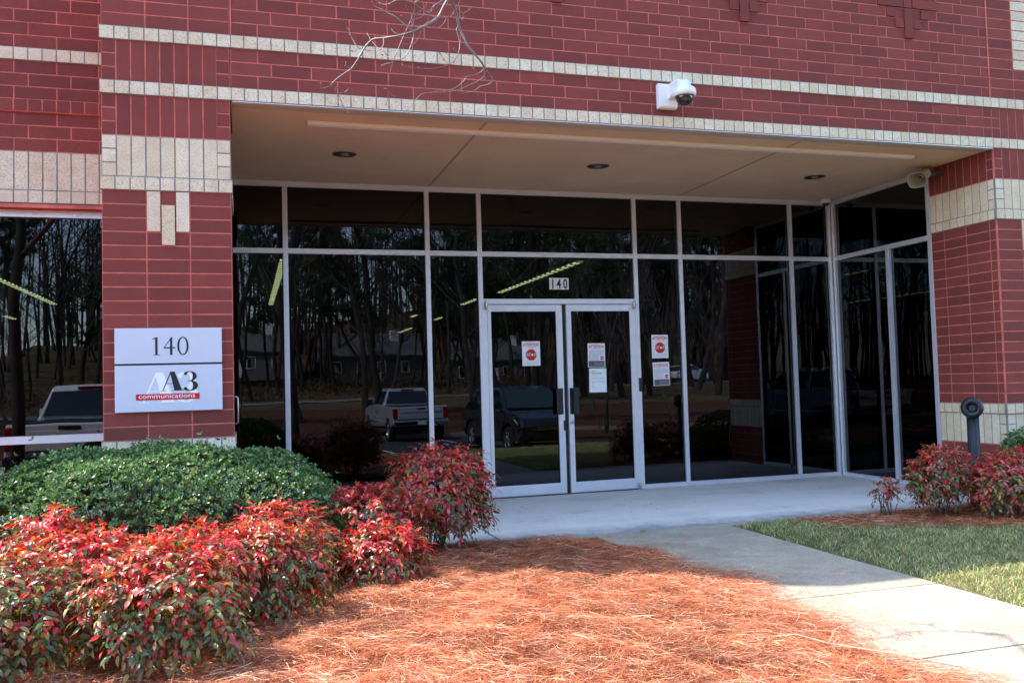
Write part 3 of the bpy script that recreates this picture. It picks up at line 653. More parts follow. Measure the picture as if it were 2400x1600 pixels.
# parking lot
ASPH = lvl_mat('asphalt', [(.045, .047, .052), (.06, .062, .068), (.035, .036, .04)], [.6, 9], bump=.3, bsc=80)
sheet('parking_lot', np.arange(-60, 81, 5.), [-21.6, -18, -14, -9.22], lambda x, y: gz(x, min(y, -9.1)), ASPH, .004)
mb = MB()
for x0, x1 in ((-60, 80),):
    mb.box(x0, x1, -9.2, -9.04, -.7, -.34); mb.box(x0, x1, -21.75, -21.6, -.95, -.62)
tag(mb.build('kerb', PATHM, bevel=.01), kind='structure')
LINE = mat('line_paint', (.6, .6, .58), .7); mb = MB()
for k in range(-14, 18):
    x = 1.15+2.75*k
    mb.add([(x, -9.3, gz(0,-9.3)+.009), (x+.1, -9.3, gz(0,-9.3)+.009), (x+.1, -14, gz(0,-14)+.009), (x, -14, gz(0,-14)+.009)], [(0,1,2,3)])
    mb.add([(x, -16.3, gz(0,-16.3)+.009), (x+.1, -16.3, gz(0,-16.3)+.009), (x+.1, -21.5, gz(0,-21.5)+.009), (x, -21.5, gz(0,-21.5)+.009)], [(0,1,2,3)])
tag(mb.build('parking_line', LINE), kind='structure')
def roadstrip(name, off0, off1, dz, mt):
    P_ = []; xs_ = np.arange(-44, 108, 4.)
    mb = MB()
    for a, b in zip(xs_[:-1], xs_[1:]):
        q = [(a, yroad(a)+off1), (b, yroad(b)+off1), (b, yroad(b)+off0), (a, yroad(a)+off0)]
        mb.add([(x, y, .42+.0092*(x-3.2)+dz) for x, y in q], [(0,1,2,3)])
    return tag(mb.build(name, mt), kind='structure')
roadstrip('road', -4, 4, .004, mat('old_asphalt', (.16, .155, .15), .9, var=.1)); roadstrip('road_edge_line', 3.6, 3.8, .009, LINE)

# ------------------------------------------------------------------ fallen pine needles, grass (uncountable)
def needles(name, n, region, zf, lmin, lmax, wd, mt, pal, lay=.03, keep=None, up=.0, big=None):
    x = RNG.uniform(region[0], region[1], n); y = RNG.uniform(region[2], region[3], n)
    if keep is not None: k = keep(x, y); x, y = x[k], y[k]; n = len(x)
    z = np.array([zf(a, b) for a, b in zip(x, y)])+RNG.uniform(.002, lay, n)
    L_ = RNG.uniform(lmin, lmax, n); th = (1.8*np.sin(x*1.9+y*1.1+.7)+1.6*np.sin(y*2.6-x*1.3)+.8*np.sin(x*6+y*5)+RNG.normal(0, .75, n)); bend = RNG.normal(0, .5, n); tilt = RNG.normal(up, .12, n)
    S_ = 4; t = np.linspace(-.5, .5, S_)
    ang = th[:, None]+bend[:, None]*t[None]*2
    px = x[:, None]+L_[:, None]*t[None]*np.cos(ang); py = y[:, None]+L_[:, None]*t[None]*np.sin(ang)
    pz = z[:, None]+L_[:, None]*t[None]*tilt[:, None]-((t[None]*2)**2-.3)*L_[:, None]*RNG.uniform(-.02, .08, n)[:, None]
    w_ = RNG.uniform(.7, 1.2, n)[:, None]*wd; sx, sy = -np.sin(ang)*w_/2, np.cos(ang)*w_/2; r = RNG.uniform(-.4, .4, n)[:, None]*w_
    V = np.stack([np.stack([px-sx, py-sy, pz-r], -1), np.stack([px+sx, py+sy, pz+r], -1)], 2).reshape(-1, 3)
    base = np.arange(n)[:, None]*S_*2+np.arange(S_-1)[None]*2; F = np.stack([base, base+1, base+3, base+2], -1).reshape(-1, 4)
    pal = np.array(pal); c = pal[RNG.integers(0, len(pal), n)]*RNG.uniform(.75, 1.2, (n, 1))*(1+.16*np.sin(x*3.1+np.sin(y*4)*1.5)*np.sin(y*3.7+x)+.10*np.sin(x*11+y*9))[:, None]; C_ = np.repeat(c, S_*2, 0)
    o = np_mesh(name, V, F, mt, colors=C_); return tag(o, kind='stuff')
def tint_mat(name, rough=.6, spec=.3, trans=.0, var=.15, veins=False):
    m, N, L, P = new_mat(name); a = N.new('ShaderNodeVertexColor'); a.layer_name = 'tint'
    P.inputs['Roughness'].default_value = rough; P.inputs['Specular IOR Level'].default_value = spec
    L.new(a.outputs[0], P.inputs['Base Color'])
    if trans:
        t = N.new('ShaderNodeBsdfTranslucent'); mx = N.new('ShaderNodeMixShader'); mx.inputs[0].default_value = trans
        hs = N.new('ShaderNodeHueSaturation'); hs.inputs['Saturation'].default_value = 1.15; hs.inputs['Value'].default_value = 1.7
        L.new(a.outputs[0], hs.inputs['Color']); L.new(hs.outputs[0], t.inputs[0])
        L.new(P.outputs[0], mx.inputs[1]); L.new(t.outputs[0], mx.inputs[2]); L.new(mx.outputs[0], N['Material Output'].inputs['Surface'])
    return m
STRAW = tint_mat('pine_needle', .45, .5, .15)
SP = [(.56, .165, .06), (.60, .20, .075), (.46, .125, .05), (.58, .26, .12), (.32, .09, .045), (.46, .14, .06), (.26, .10, .06), (.78, .52, .34)]
def keepbed(x, y):
    edge = 2.98+.10*np.sin(y*2.3)+.07*np.sin(y*6.1+1)+RNG.normal(0, .09, len(x)); e2 = -.10+RNG.normal(0, .035, len(x))+.02*np.sin(x*5)
    corner = (y > -.75) & (x > 2.62-.55*y-.45+RNG.normal(0, .07, len(x)))
    return (x < edge) & (y < e2) & ~corner
nd = needles('pine_straw', 210000, (-1.6, 3.3, -4.4, -.05), bedz, .07, .19, .0017, STRAW, SP, .05, keepbed)
def keepr(x, y): return ((x > 4.75+RNG.normal(0, .25, len(x))) & (y > -.72-.36*(x-4.9)+RNG.normal(0, .09, len(x))) & (y < -.08))
needles('pine_straw', 26000, (4.6, 8.6, -2.2, -.06), lawnz, .07, .17, .0026, STRAW, SP, .035, keepr)
needles('scattered_needles', 2600, (1.7, 4.3, -3.6, 1.6), lambda x, y: .003, .05, .12, .0018, STRAW, SP[:4], .006,
        lambda x, y: (((x < 4.1) & (RNG.uniform(0, 1, len(x)) < np.clip(1.15-.95*np.abs(x-2.9), .04, 1))) & ((y < -.1) | (RNG.uniform(0, 1, len(x)) < .05+.25*(y < .12)))))
GRASSM = tint_mat('grass_blade', .5, .35, .35)
def blades(name, n, reg, zf, keep, h0, h1, wd, pal):
    x = RNG.uniform(reg[0], reg[1], n); y = RNG.uniform(reg[2], reg[3], n); k = keep(x, y); x, y = x[k], y[k]; n = len(x)
    clump = np.sin(x*9+np.sin(y*7)*2)*np.sin(y*11+np.sin(x*5)*2)
    z = np.array([zf(a, b) for a, b in zip(x, y)])-.004; hh = RNG.uniform(h0, h1, n)*(1+.3*clump); th = RNG.uniform(0, 2*np.pi, n); ln = RNG.uniform(.2, 1.5, n)
    dx, dy = np.cos(th), np.sin(th); sx, sy = -dy*wd/2, dx*wd/2
    V = []
    for t, wf in ((0, 1), (.5, .85), (1, .15)):
        ox = dx*hh*ln*t*t; oy = dy*hh*ln*t*t; oz = hh*t*(1-.25*t*np.minimum(ln, 1.2))
        V += [np.stack([x+ox-sx*wf, y+oy-sy*wf, z+oz], 1), np.stack([x+ox+sx*wf, y+oy+sy*wf, z+oz], 1)]
    V = np.stack(V, 1).reshape(-1, 3); b = np.arange(n)[:, None]*6
    F = np.concatenate([b+np.array([[0, 1, 3, 2]]), b+np.array([[2, 3, 5, 4]])], 1).reshape(-1, 4)
    pal = np.array(pal); c = pal[RNG.integers(0, len(pal), n)]*(RNG.uniform(.8, 1.2, (n, 1)))*(1+.18*clump[:, None])
    return tag(np_mesh(name, V, F, GRASSM, colors=np.repeat(c, 6, 0)), kind='stuff')
GP = [(.15, .22, .06), (.20, .27, .08), (.12, .18, .05), (.30, .33, .11), (.60, .54, .30), (.58, .54, .28), (.26, .27, .09), (.46, .33, .18)]
def keepl(x, y):
    return ((x > 4.14+RNG.normal(0, .02, len(x))+.02*np.sin(y*9)) & (y < -.09) & ~((x > 4.85) & (y > -.68-.36*(x-4.9)+RNG.normal(0, .12, len(x)))))
blades('grass', 95000, (4.1, 8.6, -4.2, -.06), lawnz, keepl, .018, .046, .0048, GP)
blades('grass', 1500, (2.0, 2.98, -3.6, -.9), bedz, lambda x, y: RNG.uniform(0, 1, len(x)) < np.clip(np.sin(x*6+1)*np.sin(y*5)*(x-1.9), 0, 1)*.9, .03, .07, .004, GP[:4])
blades('grass', 30, (3.27, 3.33, -.08, -.055), lambda x, y: 0, lambda x, y: x > 0, .01, .03, .004, GP[:2])
blades('grass', 22000, (4.1, 14, -9, -4.2), lawnz, keepl, .03, .06, .012, GP)
# litter leaves and bits
m_ = MB()
for i in range(120):
    x, y = random.uniform(-.3, 2.9), random.uniform(-3.6, -.2)
    if i < 45: x, y = random.uniform(.3, 1.7), random.uniform(-1.9, -.3)
    z = bedz(x, y)+.045; s_ = random.uniform(.010, .024); a = random.uniform(0, 6.28); ca, sa = math.cos(a)*s_, math.sin(a)*s_
    m_.add([(x-ca, y-sa, z), (x+sa*.45, y-ca*.45, z+.009), (x+ca, y+sa, z+.004), (x-sa*.45, y+ca*.45, z+.009)], [(0,1,2,3)], random.choice([0, 0, 1, 2]))
for i in range(60):
    x, y = random.uniform(1.7, 7.2), random.uniform(.0, 2.4); z = .004; s_ = random.uniform(.004, .012); a = random.uniform(0, 6.28); ca, sa = math.cos(a)*s_, math.sin(a)*s_
    m_.add([(x-ca, y-sa, z), (x+sa*.5, y-ca*.5, z+.004), (x+ca, y+sa, z+.001), (x-sa*.5, y+ca*.5, z+.003)], [(0,1,2,3)], 1)
for i in range(50):
    x, y = random.uniform(4.3, 7), random.uniform(-3, -.4); z = .05; s_ = random.uniform(.012, .025); a = random.uniform(0, 6.28); ca, sa = math.cos(a)*s_, math.sin(a)*s_
    m_.add([(x-ca, y-sa, z), (x+sa*.5, y-ca*.5, z+.006), (x+ca, y+sa, z+.003), (x-sa*.5, y+ca*.5, z+.008)], [(0,1,2,3)], random.choice([1, 2, 2]))
tag(m_.build('leaf_litter', [mat('red_leaf_litter', (.40, .02, .03), .6), mat('brown_leaf_litter', (.20, .09, .045), .8), mat('tan_leaf_litter', (.50, .33, .2), .8)], fix=False), kind='stuff')
m_ = MB(); m_.tube([(2.32, -3.3, .06), (2.55, -3.35, .075), (2.62, -3.5, .065), (2.80, -3.72, .06), (2.95, -3.95, .05)], [.0025, .0035, .004, .003, .002], 6); m_.tube([(2.62, -3.5, .065), (2.72, -3.42, .1), (2.84, -3.4, .12)], [.0025, .002, .001], 5)
o = m_.build('fallen_twig', mat('twig', (.45, .33, .22), .8)); tag(o, 'pale dry twig lying on the pine straw near the bottom of the picture', 'twig')
# ---- SPLIT3
# ------------------------------------------------------------------ shrubs
LEAF = tint_mat('shrub_leaf', .32, .55, .32); HLEAF = tint_mat('hedge_leaf', .36, .5, .22)
STEMM = mat('shrub_stem', (.16, .09, .06), .8, var=.3, scale=40)
def leafmesh(P_, Dn, Sd, L_, W_, curl, ob=0.):
    """P base points, Dn leaf direction, Sd side direction (unit); ob > 0 widens the leaf towards its tip"""
    n = len(P_); Nn = np.cross(Sd, Dn); L_ = L_[:, None]; W_ = W_[:, None]; c = curl[:, None]
    def at(t, s_, up): return P_+Dn*L_*t*(1-.08*c*t)+Sd*W_*s_+Nn*(c*L_*(.22*t-.48*t*t)+W_*up)
    a, b = .80-.25*ob, .86+.25*ob
    v = np.stack([P_, at(.30, -a, .28), at(.30, 0, 0), at(.30, a, .28), at(.64, -b, .25), at(.64, 0, 0), at(.64, b, .25), at(1, 0, 0)], 1)
    k = np.arange(n)[:, None]*8
    F = np.concatenate([k+np.array([t]) for t in ((0,2,1),(0,3,2),(1,2,5),(1,5,4),(2,3,6),(2,6,5),(4,5,7),(5,6,7))], 1).reshape(-1, 3)
    return v.reshape(-1, 3), F
def unit(a): return a/np.maximum(np.linalg.norm(a, axis=-1, keepdims=True), 1e-9)
RP_ = np.array([(.46, .024, .026), (.42, .045, .050), (.52, .11, .035), (.34, .018, .026), (.44, .13, .11)])
GP_ = np.array([(.075, .13, .045), (.11, .17, .055), (.06, .10, .035), (.28, .26, .06), (.18, .12, .06)])
RP_ = RP_*1.22
def nandina(x, y, rx, ry, zt, lab, zb=.10, n=520, base=None, redness=.62, grp='red leaved shrubs left of the entrance', ls=1.0, sparse=False, seed=None):
    n = int(n*1.05); rx -= .075; ry -= .06; zt -= .015
    rg = np.random.default_rng(int((x+9)*1000+(y+9)*77)); zg = gz(x, y)
    e = empty('red_shrub', (x, y, zg), label=lab, cat='shrub', group=grp)
    th = rg.uniform(0, 2*np.pi, n); u = rg.uniform(-.75, 1, n); r = rg.uniform(.62, 1.0, n)**.6
    cz, hz = (zt+zb)/2, (zt-zb)/2
    lump = 1+.13*np.sin(th*3+x*9)*1.5+.13*np.sin(th*5+u*4+y*7)
    q = np.sqrt(np.maximum(0, 1-np.abs(u)**2.6)); O = np.stack([rx*r*lump*q*np.cos(th), ry*r*lump*q*np.sin(th), cz+hz*u*r*(.93+.10*np.sin(th*4+x*5))+.0], 1)
    outw = unit(np.stack([np.cos(th)*q/rx, np.sin(th)*q/ry, u*.7/hz+.3], 1))
    rd = unit(outw+rg.normal(0, .55, (n, 3))+np.array([0, 0, .1])); k = 7
    side = unit(np.cross(rd, np.array([0, 0, 1.])+rg.normal(0, .25, (n, 3)))); RL = rg.uniform(.06, .11, n)*ls
    P_, D_, S_, L_, W_, C_, T_ = [], [], [], [], [], [], []
    red = np.clip(redness-.20+.50*(O[:, 2]-cz)/hz+rg.normal(0, .30, n), 0, 1)
    for j in range(k):
        t = (j//2+.6)/3.6; sg_ = -1 if j % 2 else 1; last = (j == k-1)
        p = O+rd*(RL*t)[:, None]-np.array([0, 0, 1.])*(RL*t*t*.5)[:, None]
        if last: d = unit(rd-np.array([0, 0, .6])+rg.normal(0, .15, (n, 3)))
        else: d = unit(rd*.7+side*sg_*.9-np.array([0, 0, .55])+rg.normal(0, .28, (n, 3)))
        s2 = unit(np.cross(d, unit(outw+np.array([0, 0, .9])+rg.normal(0, .3, (n, 3)))))
        P_.append(p); D_.append(d); S_.append(s2); L_.append(rg.uniform(.036, .056, n)*ls*(1.12 if last else 1)); W_.append(rg.uniform(.0078, .0120, n)*ls); C_.append(rg.uniform(.3, 1.6, n))
        isr = rg.uniform(0, 1, n) < red*.95+.03
        col = np.where(isr[:, None], RP_[rg.integers(0, 5, n)], GP_[rg.integers(0, 5, n)]); T_.append(col*rg.uniform(.7, 1.25, (n, 1)))
    V, F = leafmesh(*[np.concatenate(a) for a in (P_, D_, S_, L_, W_, C_)]); C0 = np.repeat(np.concatenate(T_), 8, 0)
    tipmix = np.zeros(len(V)); tipmix[7::8] = .35; C0 = C0*(1-tipmix[:, None])+RP_[0]*tipmix[:, None]*1.1
    np_mesh('foliage', V, F, LEAF, e, colors=C0)
    m = MB(); bx, by = ((base[0]-x, base[1]-y) if base else (0, 0)); ns = 26 if not sparse else 12
    for i in range(ns):
        j = rg.integers(0, n); a = rg.uniform(0, 6.28); b0 = Vector((bx+.09*rx/.4*math.cos(a), by+.09*math.sin(a), -.03)); tp = Vector(O[j]); md = b0.lerp(tp, .5)+Vector((rg.normal(0, .03), rg.normal(0, .03), .05))
        m.tube([b0, b0.lerp(md, .55)+Vector((rg.normal(0, .01), rg.normal(0, .01), .02)), md, tp], [.005, .0042, .0034, .0018], 5)
    m.build('stems', STEMM, e); return e
nandina(1.49, -.33, .41, .34, .84, 'rounded red shrub beside the door, overhanging the concrete slab', zb=.12, n=860, base=(1.50, -.20), redness=.66, ls=1.15)
nandina(.85, -.86, .46, .36, .64, 'tall red shrub between the green hedge and the shrub beside the door', n=560, redness=.72)
nandina(.88, -1.36, .29, .24, .45, 'low bright red shrub on the straw edge, third clump from the door', zb=.04, n=330, redness=.8, base=(.9, -1.3))
nandina(.24, -1.34, .31, .30, .60, 'leggy red shrub against the right end of the green hedge with bare stems below', zb=.26, n=420, redness=.75)
nandina(.20, -1.92, .36, .33, .60, 'red and green shrub at the middle of the straw edge', zb=.06, n=430, base=(.22, -1.9), redness=.5)
nandina(-.28, -2.68, .37, .34, .64, 'big red shrub in the left foreground, nearest the camera', zb=.05, n=680, redness=.45)
nandina(-.95, -2.55, .36, .36, .63, 'green and red shrub cut by the left edge of the picture', zb=.08, n=560, redness=.30)
nandina(-.20, -2.08, .38, .32, .62, 'sunlit pinkish red shrub behind the big foreground shrub', n=480, redness=.7)
nandina(-.78, -1.98, .42, .34, .64, 'sunlit pale red shrub below the left end of the green hedge', n=500, redness=.68)
nandina(-1.36, -1.95, .40, .34, .64, 'red shrub at the far left edge behind the foreground', n=380, redness=.6)
nandina(-.98, -1.50, .20, .14, .66, 'small orange red sprig standing against the green hedge', zb=.4, n=120, redness=.85)
GR = 'red leaved shrubs right of the entrance'
nandina(6.00, -.52, .34, .26, .64, 'thin taller red shrub in front of the glass return on the right', zb=.10, n=360, redness=.55, grp=GR)
nandina(6.60, -.80, .52, .34, .60, 'dense dark red shrub at the right edge below the garden post', zb=.05, n=560, redness=.68, grp=GR, ls=1.1)
nandina(7.25, -.85, .42, .34, .55, 'red shrub cut by the right edge of the picture', zb=.05, n=380, redness=.65, grp=GR)
nandina(5.60, -.28, .15, .10, .34, 'low sparse red sprout leaning onto the slab on the right', zb=.18, n=24, redness=.75, grp=GR, sparse=True)
def hedge(x, y, rx, ry, zt, n, lab, p=2.6, ls=1.):
    rg = np.random.default_rng(int(x*100+5000)); e = empty('green_hedge', (x, y, 0), label=lab, cat='hedge', group='clipped green hedges')
    th = rg.uniform(0, 2*np.pi, n); rr = np.sqrt(rg.uniform(0, 1, n)); lowmask = rg.uniform(0, 1, n) < .28
    rr = np.where(lowmask, 1.0, rr); prof = (np.maximum(0, 1-rr**p))**(1/2.2)
    z = np.where(lowmask, rg.uniform(.05, .45, n)*zt, zt*(.30+.70*prof)); px = rx*rr*np.cos(th)*(1+.03*np.sin(th*7)); py = ry*rr*np.sin(th)*(1+.03*np.sin(th*9))
    z = z+np.where(rg.uniform(0, 1, n) < .04, rg.exponential(.022, n), 0)+.022*np.sin(px*9+py*4)+.018*np.sin(py*13-px*6)+rg.normal(0, .013, n); dp = rg.uniform(0, 1, n)**2*.09
    outw = unit(np.stack([np.cos(th)*rr**3/rx*.8, np.sin(th)*rr**3/ry*.8, np.where(lowmask, .15, .9)], 1)); O = np.stack([px, py, z], 1)-outw*dp[:, None]
    P_, D_, S_, L_, W_, C_, T_ = [], [], [], [], [], [], []
    rd = unit(outw+rg.normal(0, .45, (n, 3))+np.array([0, 0, .25])); a0 = rg.uniform(0, 6.28, n); s1 = unit(np.cross(rd, rg.normal(0, 1, (n, 3)))); s2 = np.cross(rd, s1)
    for j in range(4):
        a = a0+j*1.57; rad = s1*np.cos(a)[:, None]+s2*np.sin(a)[:, None]
        d = unit(rd*.75+rad*.8+rg.normal(0, .15, (n, 3))); P_.append(O+rad*.003); D_.append(d); S_.append(unit(np.cross(d, rd+rg.normal(0, .2, (n, 3)))))
        L_.append(rg.uniform(.024, .036, n)*ls); W_.append(rg.uniform(.0075, .0105, n)*ls); C_.append(rg.uniform(-.3, .4, n))
        pal = np.array([(.115, .20, .07), (.080, .15, .055), (.16, .26, .08), (.28, .35, .10), (.26, .16, .07)])
        T_.append(pal[rg.choice(5, n, p=[.33, .33, .22, .10, .02])]*rg.uniform(.75, 1.25, (n, 1)))
    V, F = leafmesh(*[np.concatenate(a) for a in (P_, D_, S_, L_, W_, C_)], ob=1.)
    np_mesh('foliage', V, F, HLEAF, e, colors=np.repeat(np.concatenate(T_), 8, 0))
    m = MB()
    for i in range(260):
        j = rg.integers(0, n); tp = Vector(O[j]); b0 = Vector((tp.x*.55, tp.y*.45, .0)); m.tube([b0, b0.lerp(tp, .6)+Vector((0, 0, .05)), tp], [.006, .004, .002], 4)
    m.build('stems', STEMM, e)
hedge(-.54, -.74, 1.34, .68, .92, 17000, 'broad dome of small green leaves in front of the left brick pier', ls=.85)
hedge(7.42, -.34, .62, .24, .74, 1500, 'clipped green hedge behind the red shrubs at the right edge')
# ------------------------------------------------------------------ trees
BARK = [mat('bark_grey', (.055, .045, .037), .95, var=.3, scale=3, bump=.6, bscale=14), mat('bark_brown', (.042, .031, .025), .95, var=.3, scale=3, bump=.6, bscale=14), mat('bark_pale', (.12, .10, .085), .9, var=.35, scale=2.5)]
NEEDLE = tint_mat('pine_foliage', .6, .3, .2)
def grow(m, p, d, ln, r, lv, rg, spread, seg=4, up=.12, nk=(3, 6)):
    pts = [Vector(p)]; d = Vector(d).normalized(); rad = [r]
    for i in range(seg):
        d = (d+Vector(rg.normal(0, .13, 3))+Vector((0, 0, up*(1 if lv > 0 else .2)))).normalized(); pts.append(pts[-1]+d*ln/seg); rad.append(r*(1-.62*(i+1)/seg))
    m.tube(pts, rad, 7 if lv == 0 else (4 if lv < 3 else 3), cap=False)
    return pts, rad
def bare_tree(seed, H_, r0, depth, spread=.75, bark=0, first=.35, stems=1, name='bare_tree', lean=(0, 0), cnt=(13, 6, 5)):
    rg = np.random.default_rng(seed); e = empty(name, (0, 0, 0)); tr = MB(); cr = MB()
    for s_ in range(stems):
        a = 6.28*s_/stems+rg.uniform(0, 1); d0 = Vector((lean[0]+(.28*math.cos(a) if stems > 1 else 0), lean[1]+(.28*math.sin(a) if stems > 1 else 0), 1))
        r0 = r0*.72; pts, rad = grow(tr, (0.08*math.cos(a)*(stems > 1), .08*math.sin(a)*(stems > 1), -.2), d0, H_*(.92 if stems == 1 else rg.uniform(.7, .95)), r0, 0, rg, spread, 9, .12)
        def kids(pts, rad, lv, ln):
            if lv > depth: return
            n = cnt[min(lv-1, len(cnt)-1)]
            for i in range(n):
                t = (first if lv == 1 else .25)+(1-(first if lv == 1 else .25))*(i+rg.uniform(0, 1))/n; k = min(len(pts)-2, int(t*(len(pts)-1))); f = t*(len(pts)-1)-k
                p = pts[k].lerp(pts[k+1], min(1, f)); ax_ = (pts[k+1]-pts[k]).normalized(); s1 = ax_.orthogonal().normalized(); s1.rotate(Matrix.Rotation(rg.uniform(0, 6.28), 3, ax_))
                d = ax_*(1-spread*.55)+s1*spread; l2 = ln*(1-.5*t)*rg.uniform(.7, 1.15); r2_ = max(.007, rad[k]*rg.uniform(.30, .50))
                q, rr = grow(cr, p, d, l2, r2_, lv, rg, spread, 4); kids(q, rr, lv+1, l2*.62)
        kids(pts, rad, 1, H_*(.42 if stems == 1 else .34))
    tr.build('trunk', BARK[bark], e, fix=False); cr.build('crown', BARK[bark], e, fix=False); return e
def pine_tree(seed, H_, r0):
    rg = np.random.default_rng(seed); e = empty('pine_tree', (0, 0, 0)); tr = MB(); pts, rad = grow(tr, (0, 0, -.2), (0, 0, 1), H_, r0, 0, rg, .5, 9, .3)
    br = []
    for i in range(30):
        t = .45+.55*rg.uniform(0, 1); k = min(8, int(t*9)); p = pts[k].lerp(pts[k+1], t*9-k); a = rg.uniform(0, 6.28); ln = H_*.17*(1.25-t)*rg.uniform(.7, 1.3)+.5
        q, _ = grow(tr, p, (math.cos(a), math.sin(a), .25), ln, .035, 1, rg, .5, 4, .05); br += [(q[2], .35), (q[3], .5), (q[4], .6)]
    tr.build('trunk', BARK[1], e, fix=False)
    C = np.array([list(b[0]) for b in br]); S_ = np.array([b[1] for b in br]); per = 75; n = len(C)*per
    O = np.repeat(C, per, 0)+rg.normal(0, .42, (n, 3))*np.repeat(S_, per)[:, None]*np.array([1, 1, .55]); d = unit(rg.normal(0, 1, (n, 3))); s_ = unit(np.cross(d, rg.normal(0, 1, (n, 3))))
    L_ = rg.uniform(.14, .28, n)[:, None]; V = np.stack([O-s_*.03, O+s_*.03, O+d*L_+s_*.015, O+d*L_-s_*.015], 1).reshape(-1, 3)
    np_mesh('crown', V, np.arange(n*4).reshape(-1, 4), NEEDLE, e, colors=np.repeat(np.array([(.045, .075, .03), (.06, .09, .035), (.035, .055, .025)])[rg.integers(0, 3, n)], 4, 0)); return e
used = set()
def put(proto, x, y, rz, sc, label, grp=None, z=None):
    o = proto if proto.name not in used else copy_tree(proto); used.add(o.name); used.add(proto.name)
    o.location = (x, y, gz(x, y) if z is None else z); o.rotation_euler = (0, 0, rz); o.scale = (sc,)*3; tag(o, label, 'tree', grp); return o
G1 = 'trees seen in the glass beyond the parking lot'
b1 = bare_tree(11, 15, .26, 3, .8, 1, .30, lean=(-.22, 0)); b2 = bare_tree(12, 17, .24, 3, .7, 1, .35); b3 = bare_tree(13, 14, .20, 3, .75, 0, .3, lean=(.1, .05)); b4 = bare_tree(14, 19, .22, 3, .6, 1, .45)
cm = bare_tree(21, 6.5, .055, 3, .45, 2, .35, stems=7, name='crape_myrtle', cnt=(6, 4, 3)); p1 = pine_tree(31, 19, .22); p2 = pine_tree(32, 15, .18)
put(b1, 1.9, -23.2, .0, 1, 'big leaning bare tree on the bank left of the silver pickup', G1)
put(b3, 9.3, -24.0, 2.2, 1.05, 'bare tree on the bank right of the silver pickup', G1)
put(b2, -2.2, -24.5, 1.0, 1, 'bare tree on the bank behind the dark parked car', G1)
put(b1, 5.2, -27, 2.6, .9, 'crooked bare tree directly behind the silver pickup', G1)
put(b2, -8.6, -26, 3.0, 1.1, 'thick bare tree reflected at the left edge of the left window', G1)
put(cm, 12.4, -15.4, 0, 1, 'many stemmed crape myrtle seen in the right door glass', 'crape myrtles', -.45); put(cm, 14.6, -15.6, 2, .95, 'many stemmed crape myrtle seen right of the two stacked notices', 'crape myrtles', -.45)
put(cm, -6.6, -23.2, 1, 1.25, 'many stemmed crape myrtle seen in the left window above the white pickup', 'crape myrtles')
put(p1, 6.6, -33, 0, .85, 'pine tree behind the silver pickup', G1); put(p2, -4.4, -30, 1, .75, 'bushy pine tree seen in the left window', G1); put(p2, 12.5, -31, 3, .9, 'pine tree right of the silver pickup beyond the bank', G1)
rt = random.Random(5); kinds = [b1, b2, b3, b4, p1, b2, p1, p2]; k = 0
words_ = {b1.name: 'leaning bare tree', b2.name: 'tall bare tree', b3.name: 'slender bare tree', b4.name: 'high crowned bare tree', p1.name: 'tall pine tree', p2.name: 'bushy pine tree'}
for i in range(250):
    x = rt.uniform(-34, 112); d_ = rt.uniform(7, 62)**1.0; y = yroad(x)-d_
    if i < 16: y = rt.uniform(-27, yroad(x)+8); x = rt.uniform(-22, 30)
    pr = kinds[rt.randrange(8)]
    put(pr, x, y, rt.uniform(0, 6.28), rt.uniform(.8, 1.2), words_[pr.name]+(' among the wood across the road' if i >= 16 else ' on the grass between parking lot and road'), 'trees of the wood across the road' if i >= 16 else 'scattered trees before the road')
for i in range(46):
    y = rt.uniform(-74, -40); k_ = rt.uniform(.33, .62); x = .08+(12.2-y)*k_
    if abs(y-yroad(x)) < 6 or (y > yroad(x) and rt.random() < .6): y = yroad(x)-rt.uniform(7, 25); x = .08+(12.2-y)*k_
    pr = kinds[rt.randrange(8)]; put(pr, x, y, rt.uniform(0, 6.28), rt.uniform(1.15, 1.5), words_[pr.name]+' in the dense part of the wood behind the white car', 'trees of the wood across the road')
# far wood: one mass of trunks and twigs
rg = np.random.default_rng(3); far = MB()
for i in range(1300):
    x = rg.uniform(-90, 220); y = yroad(x)-rg.uniform(62, 110); z = gz(x, y); hh = rg.uniform(16, 25); r = rg.uniform(.1, .2)
    pts = [(x, y, z), (x+rg.normal(0, .5), y, z+hh*.5), (x+rg.normal(0, 1), y, z+hh)]; far.tube(pts, [r, r*.7, .03], 4, cap=False)
    for j in range(16):
        t = rg.uniform(.25, 1); a = rg.uniform(0, 6.28); l_ = rg.uniform(1.2, 3.6); p = Vector(pts[0]).lerp(Vector(pts[2]), t); q = p+Vector((math.cos(a)*l_, math.sin(a)*l_, l_*.8))
        far.tube([p, p.lerp(q, .5)+Vector((0, 0, .2)), q], [.06, .04, .02], 3, cap=False)
tag(far.build('far_wood', BARK[1], fix=False), kind='stuff')
# undergrowth along the wood edge
n = 40000; x = rg.uniform(-45, 125, n); y = np.array([yroad(a) for a in x])-rg.uniform(6, 60, n); c = np.sin(x*.5)*np.sin(y*.4+x*.2); hgt = np.clip(1.0+c, .2, 2.2)
z = np.array([gz(a, b) for a, b in zip(x, y)])+rg.uniform(0, 1, n)*hgt; O = np.stack([x, y, z], 1); d = unit(rg.normal(0, 1, (n, 3))); s_ = unit(np.cross(d, rg.normal(0, 1, (n, 3)))); L_ = rg.uniform(.2, .5, n)[:, None]
tag(np_mesh('undergrowth', np.stack([O-s_*.05, O+s_*.05, O+d*L_], 1).reshape(-1, 3), np.arange(n*3).reshape(-1, 3), NEEDLE, colors=np.repeat(np.array([(.10, .07, .04), (.14, .08, .045), (.06, .07, .03), (.16, .06, .03)])[rg.integers(0, 4, n)], 3, 0)), kind='stuff')
